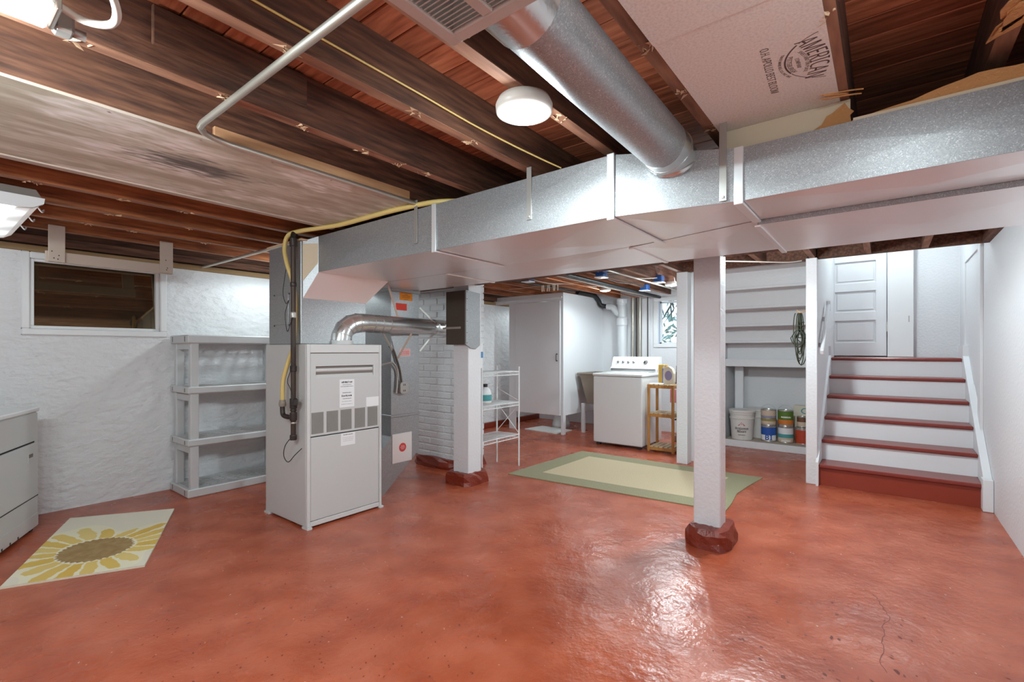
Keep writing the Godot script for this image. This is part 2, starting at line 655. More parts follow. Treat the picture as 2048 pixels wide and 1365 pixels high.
# the stained sheet: u runs across the joists (from the far joist), v runs toward the viewer from the duct
func stained_board() -> ImageTexture:
	var w := 192
	var h := 512
	var im := Image.create(w, h, false, Image.FORMAT_RGB8)
	var n := FastNoiseLite.new()
	n.seed = 8
	n.frequency = 1.0
	n.fractal_octaves = 4
	for y in h:
		for x in w:
			var px := -2.935 + 0.85 * x / w
			var pz := -1.79 + 3.29 * y / h
			var c := g8(214, 212, 196)
			var k := n.get_noise_2d(px * 9.0, pz * 2.2)
			var k2 := n.get_noise_2d(px * 30.0 + 40.0, pz * 7.0)
			c = c.lerp(g8(186, 178, 158), clampf(0.5 + k * 1.4, 0.0, 1.0))
			c = c.lerp(g8(164, 152, 134), clampf(k2 * 0.7, 0.0, 1.0))
			# chalky runs
			var e := clampf((n.get_noise_2d(px * 3.2 + 9.0, pz * 1.1 + 3.0) - 0.06) * 7.0, 0.0, 1.0)
			c = c.lerp(g8(244, 242, 238), e * clampf(0.55 + k2, 0.0, 1.0))
			# mould
			var d := Vector2((px + 2.43) / 0.10, (pz + 0.83) / 0.24).length() + k2 * 0.9
			c = c.lerp(g8(92, 88, 88), clampf(1.1 - d, 0.0, 0.8))
			im.set_pixel(x, y, c)
	return ImageTexture.create_from_image(im)

# ---------------------------------------------------------------- room shell
func shell() -> void:
	var fl := struct("floor", box(v3(-5.1, -0.1, -7.2), v3(0.85, 0, 1.8)), M.floor_red)
	var fr := RandomNumberGenerator.new()
	fr.seed = 17
	# chips and pits in the floor paint, thickest near the viewer
	for kind in 2:
		var cs := mb()
		for i in [900, 620][kind]:
			var c := v3(fr.randf_range(-3.6, 0.62), 0.0004, fr.randf_range(-4.2, 0.2))
			if kind == 0 and fr.randf() < 0.6:
				c = v3(fr.randfn(-0.05, 0.35), 0.0004, fr.randfn(-2.1, 0.45)) if fr.randf() < 0.5 else v3(fr.randfn(-1.9, 0.6), 0.0004, fr.randfn(-1.0, 0.3))
			var big := kind == 0 and Vector2(c.x + 0.05, c.z + 2.3).length() < 0.5 and fr.randf() < 0.5
			if c.x > 0.62:
				continue
			var rr := fr.randf_range(0.0012, 0.0045) * (2.2 if big else 1.0)
			var long := fr.randf_range(0.8, 2.6)
			var turn := fr.randfn(0.9, 0.35)
			var pp := []
			for k in 6:
				var q := TAU * k / 6.0 + fr.randf_range(-0.3, 0.3)
				var w := Vector2(cos(q) * long, sin(q)).rotated(turn) * rr * fr.randf_range(0.6, 1.1)
				pp.append(c + v3(w.x, 0, w.y))
			for k in 6:
				tri(cs, c, pp[k], pp[(k + 1) % 6], Vector3.UP)
		var ch := obj("paint_chips", cs, [M.chip_dark, M.chip_pale][kind], fl, ["small dark pits in the floor paint", "small pale chips in the floor paint"][kind])
		ch.set_meta("kind", "stuff")
	for line in [[v3(-0.06, 0.0005, -2.96), v3(-0.03, 0.0005, -2.92), v3(-0.02, 0.0005, -2.86), v3(0.005, 0.0005, -2.78), v3(0.02, 0.0005, -2.73), v3(-0.01, 0.0005, -2.64), v3(0.0, 0.0005, -2.58), v3(-0.012, 0.0005, -2.5), v3(0.0, 0.0005, -2.44), v3(-0.02, 0.0005, -2.33), v3(0.01, 0.0005, -2.26)]]:
		var cs := mb()
		for i in line.size() - 1:
			for k in 3:
				var a: Vector3 = line[i].lerp(line[i + 1], k / 3.0) + v3(0.004 * sin(i * 3.0 + k * 2.0), 0, 0)
				var b: Vector3 = line[i].lerp(line[i + 1], (k + 1) / 3.0) + v3(0.004 * sin(i * 3.0 + k * 2.0 + 2.0), 0, 0)
				if k == 2:
					b = line[i + 1] + v3(0.004 * sin((i + 1) * 3.0), 0, 0)
				quad(cs, a - v3(0.0014, 0, 0), a + v3(0.0014, 0, 0), b + v3(0.0014, 0, 0), b - v3(0.0014, 0, 0), Vector3.UP)
		obj("crack", cs, M.chip_dark, fl)
	var s := mb()
	# wall with the dark window
	bx(s, v3(-5.1, 0, -7.2), v3(-4.88, 1.315, 1.8))
	bx(s, v3(-5.1, 1.315, -7.2), v3(-4.88, 1.92, -1.41))
	bx(s, v3(-5.1, 1.315, -0.53), v3(-4.88, 1.92, 1.8))
	struct("wall_left", s, M.plaster)
	s = mb()
	bx(s, v3(-5.1, 0, -7.2), v3(-0.56, 1.29, -7.0))
	bx(s, v3(-5.1, 1.29, -7.2), v3(-2.71, 2.2, -7.0))
	bx(s, v3(-2.06, 1.29, -7.2), v3(-0.56, 2.95, -7.0))
	bx(s, v3(-2.71, 1.98, -7.2), v3(-2.06, 2.2, -7.0))
	bx(s, v3(-0.56, 0, -7.2), v3(0.85, 2.95, -7.0))
	struct("wall_far", s, M.white_brush)
	s = mb()
	bx(s, v3(0.635, 0, -7.2), v3(0.85, 2.95, 1.8))
	struct("wall_right", s, M.white_brush)
	s = mb()
	bx(s, v3(-5.1, 0, 1.6), v3(0.85, 2.22, 1.8))
	struct("wall_near", s, M.white_brush)
	# walls round the stairs
	s = mb()
	bx(s, v3(-0.56, 0, -7.0), v3(-0.485, 2.95, -5.12))
	struct("wall_stair", s, M.white)
	s = mb()
	bx(s, v3(-1.74, 0, -7.0), v3(-1.62, 2.95, -5.3))
	struct("wall_closet", s, M.white_brush)
	s = mb()
	bx(s, v3(-1.74, 2.22, -5.3), v3(0.85, 3.0, -5.12))
	bx(s, v3(-1.74, 2.95, -7.2), v3(0.85, 3.05, -5.12))
	struct("wall_stairwell", s, M.white)

	# dark window under the joists
	var w := setting("window_1", v3(-4.88, 1.3, -0.97))
	s = mb()
	bx(s, v3(-4.93, 1.315, -1.41), v3(-4.865, 1.362, -0.53), 0.006)
	bx(s, v3(-4.93, 1.362, -0.575), v3(-4.865, 1.92, -0.53), 0.006)
	bx(s, v3(-4.93, 1.362, -1.41), v3(-4.865, 1.92, -1.362), 0.006)
	bx(s, v3(-4.93, 1.873, -1.362), v3(-4.865, 1.92, -0.575), 0.006)
	obj("frame", s, M.gloss_white, w)
	s = mb()
	bx(s, v3(-4.94, 1.362, -1.362), v3(-4.895, 1.385, -0.575), 0.004)
	bx(s, v3(-4.94, 1.385, -0.6), v3(-4.895, 1.873, -0.575), 0.004)
	bx(s, v3(-4.94, 1.385, -1.362), v3(-4.895, 1.873, -1.337), 0.004)
	bx(s, v3(-4.94, 1.855, -1.337), v3(-4.895, 1.873, -0.6), 0.004)
	obj("sash", s, M.gloss_white, w)
	s = mb()
	prism(s, [Vector2(-4.912, 1.37), Vector2(-4.905, 1.37), Vector2(-4.963, 1.87), Vector2(-4.97, 1.87)], 2, -1.35, -0.585)
	obj("pane", s, M.dark_pane, w, "dark mirroring window glass, tilted back")
	obj("backing", box(v3(-5.1, 1.315, -1.41), v3(-5.06, 1.92, -0.53)), M.black_gap, w)

	# bright window over the laundry
	w = setting("window_2", v3(-2.39, 1.3, -7.0))
	s = mb()
	bx(s, v3(-2.75, 1.25, -7.03), v3(-2.02, 1.305, -6.975), 0.005)
	bx(s, v3(-2.75, 1.305, -7.03), v3(-2.68, 1.94, -6.975), 0.005)
	bx(s, v3(-2.09, 1.305, -7.03), v3(-2.02, 1.94, -6.975), 0.005)
	bx(s, v3(-2.75, 1.94, -7.03), v3(-2.02, 2.0, -6.975), 0.005)
	obj("frame", s, M.gloss_white, w)
	s = mb()
	bx(s, v3(-2.68, 1.305, -7.1), v3(-2.655, 1.94, -7.06))
	bx(s, v3(-2.115, 1.305, -7.1), v3(-2.09, 1.94, -7.06))
	bx(s, v3(-2.68, 1.305, -7.1), v3(-2.09, 1.325, -7.06))
	bx(s, v3(-2.68, 1.915, -7.1), v3(-2.09, 1.94, -7.06))
	obj("sash", s, M.gloss_white, w)
	obj("pane", box(v3(-2.655, 1.325, -7.083), v3(-2.115, 1.915, -7.079)), M.pane, w)

	# red skirting behind the stall
	s = mb()
	bx(s, v3(-4.88, 0, -7.0), v3(-4.845, 0.085, -3.9), 0.01)
	struct("baseboard_left", s, M.red_paint)

	# outside the far window
	obj_tag("ground_outside", box(v3(-7, 0.6, -14), v3(3, 0.75, -7.2)), M.soil, "bare garden soil outside the bright laundry window", "ground")
	shrub("leafy_shrub", v3(-2.6, 0.75, -8.9), 1.4, 420, M.leaf_pale, 0.085, 11, "pale green leafy bush outside the laundry window", "shrub")
	shrub("leafy_shrub", v3(-4.6, 0.75, -10.6), 1.2, 200, M.leaf_mid, 0.085, 13, "yellow green low bush outside the laundry window", "shrub")
	# hanging strap leaves close to the glass
	var p := thing("strap_leaf_plant", "dark plant with long strap leaves right outside the laundry window", "plant", v3(-2.42, 2.1, -7.5))
	var lr := RandomNumberGenerator.new()
	lr.seed = 4
	for i in 34:
		var a := v3(-2.45 + lr.randf_range(-0.35, 0.35), 2.08 + lr.randf_range(-0.2, 0.1), -7.5 + lr.randf_range(-0.2, 0.2))
		var dir := v3(lr.randf_range(-0.7, 0.7), -1.0, lr.randf_range(-0.3, 0.3)).normalized()
		var l := lr.randf_range(0.25, 0.55)
		var side := dir.cross(Vector3.BACK).normalized() * lr.randf_range(0.008, 0.015)
		s = mb()
		var mid := a + dir * l * 0.45
		quad(s, a - side * 0.4, a + side * 0.4, mid + side, mid - side, Vector3.BACK)
		tri(s, mid - side, mid + side, a + dir * l, Vector3.BACK)
		obj("leaf", s, M.leaf_dark, p)
	obj("stem", tube_st(curve([v3(-2.2, 0.74, -7.55), v3(-2.2, 1.6, -7.55), v3(-2.3, 2.2, -7.5)], 0.05), 0.02, 6), M.leaf_dark, p)
	obj("stem", tube_st(curve([v3(-2.7, 2.35, -7.5), v3(-2.45, 2.22, -7.52), v3(-2.1, 2.3, -7.5)], 0.05), 0.012, 6), M.leaf_dark, p)

func tube_st(pts: Array, r: float, n := 10) -> SurfaceTool:
	var s := mb()
	tube(s, pts, r, n)
	return s

func obj_tag(called: String, s: SurfaceTool, m: Material, label: String, category: String, group := "") -> MeshInstance3D:
	var o := obj(called, s, m)
	tag(o, label, category, group)
	return o

func shrub(called: String, base: Vector3, high: float, n: int, m: Material, leaf: float, sd: int, label: String, category: String) -> void:
	var t := thing(called, label, category, base)
	var r := RandomNumberGenerator.new()
	r.seed = sd
	var s := mb()
	for i in 7:
		var top := base + v3(r.randf_range(-0.5, 0.5), high * r.randf_range(0.6, 0.95), r.randf_range(-0.3, 0.3))
		tube(s, [base, base.lerp(top, 0.5) + v3(0.05, 0, 0.05), top], 0.012, 5)
	obj("branches", s, M.broom_wood, t)
	s = mb()
	for i in n:
		var q := v3(r.randfn() * 0.42, high * (0.55 + 0.24 * r.randfn()), r.randfn() * 0.3) + base
		var d := v3(r.randf_range(-1, 1), r.randf_range(-1, 0.6), r.randf_range(-1, 1)).normalized()
		var e := d.cross(v3(r.randf_range(-1, 1), 1, r.randf_range(-1, 1))).normalized() * leaf * 0.4
		quad(s, q - d * leaf, q + e, q + d * leaf, q - e, Vector3.UP)
	var o := obj("foliage", s, m, t)
	o.set_meta("kind", "stuff")

# ---------------------------------------------------------------- joists and boards overhead
const JX := [0.255, -0.115, -0.515, -0.92, -1.305, -1.712, -2.11, -2.51, -2.915, -3.315, -3.73, -4.135, -4.555]

func ceiling_frame() -> void:
	var c := setting("ceiling", v3(-2, DECK_Y, -2))
	for i in JX.size():
		var x: float = JX[i]
		var far := -5.12 if x > -1.74 else -7.0
		var j := obj("joist", box(v3(x - 0.0225, JOIST_Y + 0.002, far), v3(x + 0.0225, DECK_Y, 1.6), 0.001), M["joist_%d" % (i % 4 if i < 8 else 4 + i % 2)], c)
		obj("nailing_edge", box(v3(x - 0.0222, JOIST_Y, far), v3(x + 0.0222, JOIST_Y + 0.002, 1.6)), M["bare_edge_%d" % (i % 2)], j, "paler bare underside")
	# header in front of the stairwell
	obj("header", box(v3(-1.74, JOIST_Y, -5.165), v3(0.635, DECK_Y, -5.12)), M.joist_1, c)
	obj("rim_joist", box(v3(0.59, JOIST_Y, -5.12), v3(0.635, DECK_Y, 1.6)), M.joist_2, c)
	# floor boards, each its own; they run across the joists
	var z := 1.6
	var k := 0
	while z > -7.0:
		var z1 := z - 0.118
		var x1 := 0.635 if z > -5.12 else -1.74
		# two lengths per row, joints on joists
		var cut: float = JX[3 + (k * 5) % 7]
		var ends := [-4.88, cut, x1]
		if x1 > 0.0:
			ends = [-4.88, cut, -0.115, x1]
		for e in ends.size() - 1:
			var m: Material = M["deck_%d" % ((k * (1 + 2 * e) + e) % 4)]
			obj("floor_board", box(v3(ends[e] + 0.001, DECK_Y, z1 + 0.002), v3(ends[e + 1] - 0.001, DECK_Y + 0.02, z - 0.002), 0.003), m, c)
		z = z1
		k += 1
	obj("upper_floor", box(v3(-5.1, DECK_Y + 0.02, -7.2), v3(-1.74, DECK_Y + 0.06, 1.8)), M.black_gap, c)
	obj("upper_floor", box(v3(-1.74, DECK_Y + 0.02, -5.12), v3(0.85, DECK_Y + 0.06, 1.8)), M.black_gap, c)
	# plate on top of the window wall
	obj("sill_plate", box(v3(-5.1, 1.92, -7.2), v3(-4.85, 1.965, 1.8), 0.004), M.sill, c)
	obj("sill_plate", box(v3(-5.1, 1.975, -7.2), v3(-4.82, JOIST_Y, 1.8), 0.004), M.joist_2, c)
	obj("rim_joist", box(v3(-5.1, JOIST_Y, -7.2), v3(-4.86, DECK_Y, 1.8)), M.joist_1, c)
	# main beam over the posts
	obj("main_beam", box(v3(-4.88, 1.80, -3.26), v3(0.59, JOIST_Y, -3.10), 0.004), M.joist_2, c)

# ---------------------------------------------------------------- far corner: toilet stall
func far_corner() -> void:
	var t := thing("toilet_stall", "white painted plywood toilet stall with a closed door, standing clear of the floor", "stall", v3(-4.2, 0, -5.79))
	var s := mb()
	bx(s, v3(-4.88, 1.92, -5.81), v3(-3.6, 2.03, -5.79))
	bx(s, v3(-4.58, 0.0, -5.81), v3(-4.45, 1.92, -5.79), 0.003)
	bx(s, v3(-3.64, 0.275, -5.81), v3(-3.6, 1.92, -5.79))
	obj("front_frame", s, M.white, t)
	s = mb()
	bx(s, v3(-4.445, 0.275, -5.80), v3(-3.645, 1.915, -5.775), 0.003)
	var d := obj("door", s, M.white, t)
	obj("handle", tube_st(curve([v3(-3.69, 1.15, -5.775), v3(-3.69, 1.15, -5.745), v3(-3.69, 1.06, -5.745), v3(-3.69, 1.06, -5.775)], 0.01), 0.006, 6), M.fitting_iron, d, "small dark pull handle")
	s = mb()
	bx(s, v3(-4.88, 1.955, -5.79), v3(-3.62, 1.975, -5.775))
	obj("head_trim", s, M.white, t)
	obj("side_panel", box(v3(-3.62, 0.275, -7.0), v3(-3.6, 2.03, -5.81)), M.white, t)
	obj("leg", box(v3(-3.64, 0, -5.86), v3(-3.6, 0.275, -5.79), 0.003), M.white, t)
	obj("leg", box(v3(-3.64, 0, -6.42), v3(-3.6, 0.275, -6.36), 0.003), M.white, t)

	# toilet, seen under the door
	t = thing("toilet", "white porcelain toilet behind the stall door, only its foot showing", "toilet", v3(-4.05, 0, -6.5))
	s = mb()
	lathe(s, [Vector2(0, 0), Vector2(0.135, 0), Vector2(0.13, 0.05), Vector2(0.105, 0.18), Vector2(0.12, 0.26), Vector2(0.18, 0.36), Vector2(0.19, 0.39), Vector2(0.15, 0.40), Vector2(0.1, 0.3), Vector2(0, 0.26)], Transform3D(Basis.from_scale(v3(0.95, 1, 1.3)), v3(-4.05, 0, -6.45)), 28, false)
	obj("bowl", s, M.enamel, t)
	s = mb()
	lathe(s, [Vector2(0.12, 0.40), Vector2(0.195, 0.40), Vector2(0.195, 0.425), Vector2(0.12, 0.425)], Transform3D(Basis.from_scale(v3(0.95, 1, 1.25)), v3(-4.05, 0, -6.43)), 28)
	obj("seat", s, M.enamel, t)
	obj("tank", box(v3(-4.27, 0.40, -6.97), v3(-3.83, 0.78, -6.77), 0.02), M.enamel, t)
	obj("tank_lid", box(v3(-4.28, 0.78, -6.98), v3(-3.82, 0.81, -6.76), 0.01), M.enamel, t)
	s = mb()
	prism(s, [Vector2(-4.33, -5.86), Vector2(-3.72, -5.80), Vector2(-3.70, -6.20), Vector2(-4.28, -6.26)], 1, 0.0, 0.012)
	obj_tag("bath_mat", s, M.cotton_white, "white cotton bath mat on the red floor under the stall", "mat")

# ---------------------------------------------------------------- stairs
func stairs() -> void:
	var t := thing("staircase", "short white staircase with dark red treads climbing beside the right wall", "stairs", v3(0.06, 0, -5.05))
	for i in 6:
		var y := 0.188 * (i + 1)
		var z := -5.03 - 0.25 * i
		var back := z - 0.30 if i < 5 else -6.98
		var s := mb()
		bx(s, v3(-0.465, y - 0.032, back), v3(0.585, y, z), 0.009)
		obj("tread", s, M.tread_red, t)
		s = mb()
		bx(s, v3(-0.465, y - 0.188, z - 0.05), v3(0.585, y - 0.032, z - 0.028))
		obj("riser", s, M.riser_red if i == 0 else M.white, t, "red painted lowest riser" if i == 0 else "")
	for sd in [0, 1]:
		var s := mb()
		var x0 := -0.485 if sd == 0 else 0.585
		var x1 := -0.465 if sd == 0 else 0.633
		var p := [Vector2(-5.0, 0), Vector2(-5.0, 0.21), Vector2(-6.24, 1.15), Vector2(-6.24, 1.25), Vector2(-6.6, 1.25), Vector2(-6.6, 0.6), Vector2(-6.2, 0.6), Vector2(-5.4, 0)]
		prism(s, p, 0, x0, x1)
		obj("skirt_board", s, M.white, t)
	obj("end_block", box(v3(0.575, 0, -5.07), v3(0.633, 0.24, -4.96), 0.004), M.white, t)

	var n := thing("stair_post", "square white post at the foot of the stairs with a cord coil on it", "post", v3(-0.52, 0, -5.08))
	obj("shaft", box(v3(-0.565, 0, -5.12), v3(-0.478, JOIST_Y, -5.04), 0.004), M.white_brush, n)

	var h := thing("handrail", "white wooden handrail on the wall left of the red stair treads", "handrail", v3(-0.45, 1.2, -5.4))
	var s := mb()
	bar(s, v3(-0.447, 1.185, -5.10), v3(-0.447, 1.66, -5.74), 0.03, 0.05, 0.006)
	bx(s, v3(-0.465, 1.60, -5.76), v3(-0.43, 1.70, -5.71), 0.004)
	obj("rail", s, M.white, h)
	for z in [-5.25, -5.6]:
		obj("bracket", box(v3(-0.485, 1.12 + (-5.10 - z) * 0.742, z - 0.015), v3(-0.455, 1.16 + (-5.10 - z) * 0.742, z + 0.015)), M.white, h)

	# door at the head of the stairs
	var d := setting("door_1", v3(-0.27, 1.13, -7.0))
	s = mb()
	bx(s, v3(-0.485, 1.14, -6.985), v3(0.015, 2.93, -6.955))
	obj("slab", s, M.white, d)
	s = mb()
	var rails := [1.14, 1.30, 1.555, 1.66, 1.90, 2.0, 2.25, 2.35, 2.6, 2.7, 2.93]
	for i in range(0, rails.size() - 1, 2):
		bx(s, v3(-0.485, rails[i], -6.955), v3(0.015, rails[i + 1], -6.935), 0.004)
	bx(s, v3(-0.085, 1.14, -6.955), v3(0.015, 2.93, -6.934), 0.004)
	bx(s, v3(-0.485, 1.14, -6.955), v3(-0.475, 2.93, -6.934), 0.004)
	obj("stiles_and_rails", s, M.white, d)
	for i in 3:
		obj("raised_panel", box(v3(-0.455, rails[i * 2 + 1] + 0.025, -6.956), v3(-0.105, rails[i * 2 + 2] - 0.025, -6.946), 0.006), M.white, d)
	obj("hinge", box(v3(0.012, 1.42, -6.945), v3(0.026, 1.53, -6.927), 0.002), M.strap_metal, d)
	var tr := setting("trim_1", v3(0.13, 1.13, -6.95))
	obj("casing", box(v3(0.022, 1.13, -7.0), v3(0.25, 2.95, -6.9), 0.004), M.gloss_white, tr)
	obj("strike_plate", box(v3(0.205, 1.52, -6.9), v3(0.215, 1.59, -6.897)), M.strap_metal, tr)
	# boxed opening in the right wall above the stairs
	tr = setting("trim_2", v3(0.63, 1.2, -5.9))
	s = mb()
	bx(s, v3(0.615, 0.35, -5.60), v3(0.636, 2.14, -5.45), 0.004)
	bx(s, v3(0.615, 1.0, -6.55), v3(0.636, 2.14, -6.42), 0.004)
	bx(s, v3(0.615, 2.06, -6.42), v3(0.636, 2.14, -5.60), 0.004)
	obj("casing", s, M.white, tr)
	s = mb()
	bx(s, v3(0.626, 0.9, -6.42), v3(0.637, 2.06, -5.60))
	obj("infill_panel", s, M.white_brush, tr)

	lamp("ceiling_light", "round glowing ceiling light above the landing, hidden behind the stair header", v3(0.0, 2.945, -6.3), 0.09, 0.5, 0.3)

	# flight above, seen from below
	var u := thing("upper_staircase", "underside of an upper white flight of stairs above the paint tins", "stairs", v3(-1.1, 1.0, -6.5))
	for k in 5:
		var zk := -6.4 + 0.25 * k
		var hk := 1.296 + 0.19 * k
		obj("tread", box(v3(-1.62, hk, zk - 0.27), v3(-0.56, hk + 0.028, zk), 0.003), M.white_brush, u)
		if k < 4:
			obj("riser", box(v3(-1.62, hk + 0.028, zk - 0.022), v3(-0.56, hk + 0.19, zk)), M.white_brush, u)
	obj("riser", box(v3(-1.62, 1.06, -6.67), v3(-0.56, 1.296, -6.65)), M.white_brush, u)
	obj("cross_board", box(v3(-1.62, 1.0, -6.59), v3(-0.56, 1.097, -6.55), 0.004), M.white_brush, u)
	obj("shelf_board", box(v3(-1.62, 1.06, -6.65), v3(-0.56, 1.08, -6.59)), M.white_brush, u)
	obj("stud", box(v3(-1.556, 0.085, -6.80), v3(-1.453, 1.06, -6.75), 0.004), M.white_brush, u)

	# coil of cord on the post
	var cd := thing("cord_coil", "dark green coiled extension cord hanging from a hook on the stair post", "cord", v3(-0.58, 1.55, -5.08))
	var cr := RandomNumberGenerator.new()
	cr.seed = 9
	s = mb()
	for i in 9:
		var low := 1.12 + cr.randf_range(-0.07, 0.16)
		var wd := cr.randf_range(0.02, 0.055) * (2.0 if i == 0 else 1.0)
		var cx := -0.605 - cr.randf_range(0.0, 0.02)
		var cz := -5.075 + cr.randf_range(-0.03, 0.03)
		var pts := []
		for j in 21:
			var q := TAU * j / 20.0
			var yy := lerpf(1.545, low, 0.5 - 0.5 * cos(q))
			var bulge := wd * sin(q) * (0.35 if yy > 1.34 else 1.0)
			pts.append(v3(cx + bulge - (0.025 if i == 0 and sin(q) < 0 else 0.0), yy, cz + 0.4 * bulge * (1 if i % 2 else -1)))
		tube(s, pts, 0.0045, 6)
	obj("loops", s, M.cable_green, cd)
	s = mb()
	for i in 5:
		var pts := []
		for j in 13:
			var q := TAU * j / 12.0
			pts.append(v3(-0.607 + 0.024 * cos(q), 1.46 - 0.035 * i, -5.075 + 0.035 * sin(q)))
		tube(s, pts, 0.0045, 6)
	obj("wrap", s, M.cable_green, cd)
	obj("hook", tube_st([v3(-0.565, 1.56, -5.075), v3(-0.62, 1.55, -5.075), v3(-0.64, 1.575, -5.075)], 0.006, 6), M.lath, cd)

# ---------------------------------------------------------------- sheet metal
# a panel with the creases of a cross break
func creased(s: SurfaceTool, a: Vector3, b: Vector3, c: Vector3, d: Vector3, push: Vector3) -> void:
	var m := (a + b + c + d) / 4.0 + push
	tri(s, a, b, m, push)
	tri(s, b, c, m, push)
	tri(s, c, d, m, push)
	tri(s, d, a, m, push)

func ducts() -> void:
	var y := DUCT_Y
	var t := thing("supply_duct", "long galvanized sheet metal trunk duct under the joists, joined to the furnace plenum", "duct", v3(-1.5, y, -2.05))
	var dn := v3(0, -0.011, 0)
	# sections: x0, x1, front z0, z1, top0, top1, back z0, z1
	var secs := [
		[-3.06, -1.905, -1.763, -1.763, 1.985, 1.985, -2.345, -2.345],
		[-1.905, -0.87, -1.763, -1.763, 1.985, 1.99, -2.345, -2.325],
		[-0.87, -0.415, -1.763, -1.858, 1.99, 1.93, -2.325, -2.18],
		[-0.415, 0.634, -1.86, -1.86, 1.93, 1.93, -2.172, -2.172]]
	for q in secs:
		var s := mb()
		var a := v3(q[0], y, q[2])
		var b := v3(q[1], y, q[3])
		var a2 := v3(q[0], q[4], q[2])
		var b2 := v3(q[1], q[5], q[3])
		var c := v3(q[1], y, q[7])
		var d := v3(q[0], y, q[6])
		var c2 := v3(q[1], q[5], q[7])
		var d2 := v3(q[0], q[4], q[6])
		creased(s, a, b, b2, a2, v3(0, 0, 0.004))
		quad(s, d, c, c2, d2, Vector3.FORWARD)
		quad(s, a2, b2, c2, d2, Vector3.UP)
		quad(s, a, d, d2, a2, Vector3.LEFT)
		quad(s, b, c, c2, b2, Vector3.RIGHT)
		var sec := obj("trunk_section", s, M.galvanized, t)
		s = mb()
		creased(s, a + v3(0, -0.0005, 0), b + v3(0, -0.0005, 0), c + v3(0, -0.0005, 0), d + v3(0, -0.0005, 0), dn)
		obj("bottom_panel", s, M.sheet_metal, sec)
	# drive cleats at the joints
	for q in [[-1.905, -1.763, 1.985, -2.345], [-0.87, -1.763, 1.99, -2.325], [-0.415, -1.86, 1.93, -2.172]]:
		var s := mb()
		bx(s, v3(q[0] - 0.016, y - 0.012, q[1]), v3(q[0] + 0.016, q[2] + 0.004, q[1] + 0.008), 0.002)
		bx(s, v3(q[0] - 0.016, y - 0.013, q[3]), v3(q[0] + 0.016, y - 0.004, q[1] + 0.008), 0.002)
		obj("joint_cleat", s, M.sheet_metal, t)
	# hanger straps
	for q in [[-2.05, -1.763, 1.985], [-1.275, -1.763, 1.985], [-0.465, -1.848, 1.935]]:
		var s := mb()
		bx(s, v3(q[0] - 0.013, q[2] - 0.19, q[1] + 0.002), v3(q[0] + 0.013, JOIST_Y, q[1] + 0.007), 0.001)
		bx(s, v3(q[0] - 0.004, q[2] - 0.18, q[1] + 0.006), v3(q[0] + 0.004, q[2] - 0.172, q[1] + 0.011))
		obj("hanger_strap", s, M.strap_metal, t)
	# boot from the trunk down into the plenum
	var s := mb()
	var f0 := v3(-3.06, y, -1.763)
	var f1 := v3(-3.06, 1.985, -1.763)
	var k0 := v3(-3.06, y, -2.345)
	var k1 := v3(-3.06, 1.985, -2.345)
	var g0 := v3(-3.13, 1.56, -1.69)
	var g1 := v3(-3.13, 1.95, -1.69)
	var h0 := v3(-3.13, 1.56, -2.19)
	var h1 := v3(-3.13, 1.95, -2.25)
	quad(s, f0, f1, g1, g0, Vector3.BACK)
	quad(s, k0, k1, h1, h0, Vector3.FORWARD)
	quad(s, f1, k1, h1, g1, Vector3.UP)
	obj("boot", s, M.galvanized, t)
	s = mb()
	quad(s, f0, k0, h0, g0, Vector3.DOWN)
	obj("boot_bottom", s, M.sheet_metal, t)
	s = mb()
	var up0 := f0.lerp(f1, 0.25) + v3(-0.002, 0, 0.004)
	var up1 := g0.lerp(g1, 0.30) + v3(0.002, 0, 0.004)
	quad(s, up0, f0.lerp(f1, 0.8) + v3(-0.002, 0, 0.004), g0.lerp(g1, 0.95) + v3(0.002, 0, 0.004), up1, Vector3.BACK)
	obj("tape", s, M.cream_board, t, "pale tape over the boot seam")
	# plenum box on the furnace
	s = mb()
	bx(s, v3(-3.585, 1.246, -2.19), v3(-3.13, 1.95, -1.675), 0.004)
	obj("plenum", s, M.galvanized, t)
	s = mb()
	bx(s, v3(-3.495, 1.385, -1.676), v3(-3.29, 1.595, -1.668), 0.003)
	var ap := obj("access_plate", s, M.galvanized, t)
	for q in [[-3.5, 1.38], [-3.285, 1.38], [-3.5, 1.6], [-3.285, 1.6]]:
		s = mb()
		lathe(s, [Vector2(0.007, 0), Vector2(0.005, 0.005), Vector2(0, 0.006)], Transform3D(Basis(Vector3.RIGHT, Vector3.BACK, Vector3.DOWN), v3(q[0], q[1], -1.675)), 8)
		obj("screw", s, M.dark_steel, ap)
	s = mb()
	bx(s, v3(-3.6, 1.95, -2.2), v3(-3.11, 1.962, -1.665))
	obj("plenum_cap", s, M.torn_wood, t)

	# return trunk behind, and its drop to the furnace foot
	var r := thing("return_duct", "second galvanized trunk duct running behind the first, dropping down beside the furnace", "duct", v3(-1.5, y, -2.6))
	# x0, x1, front z0, z1, back, bottom
	for q in [[-3.73, -2.42, -2.35, -2.35, -2.87, y], [-2.42, -1.04, -2.35, -2.332, -2.86, y], [-1.04, -0.415, -2.332, -2.176, -2.85, y - 0.003], [-0.415, 0.634, -2.176, -2.176, -2.85, y - 0.02]]:
		s = mb()
		prism(s, [Vector2(q[0], q[2]), Vector2(q[1], q[3]), Vector2(q[1], q[4]), Vector2(q[0], q[4])], 1, q[5], 1.97)
		var sec := obj("trunk_section", s, M.galvanized, r)
		s = mb()
		var e: float = q[5] - 0.0006
		creased(s, v3(q[0], e, q[2]), v3(q[1], e, q[3]), v3(q[1], e, q[4]), v3(q[0], e, q[4]), dn)
		obj("bottom_panel", s, M.sheet_metal, sec)
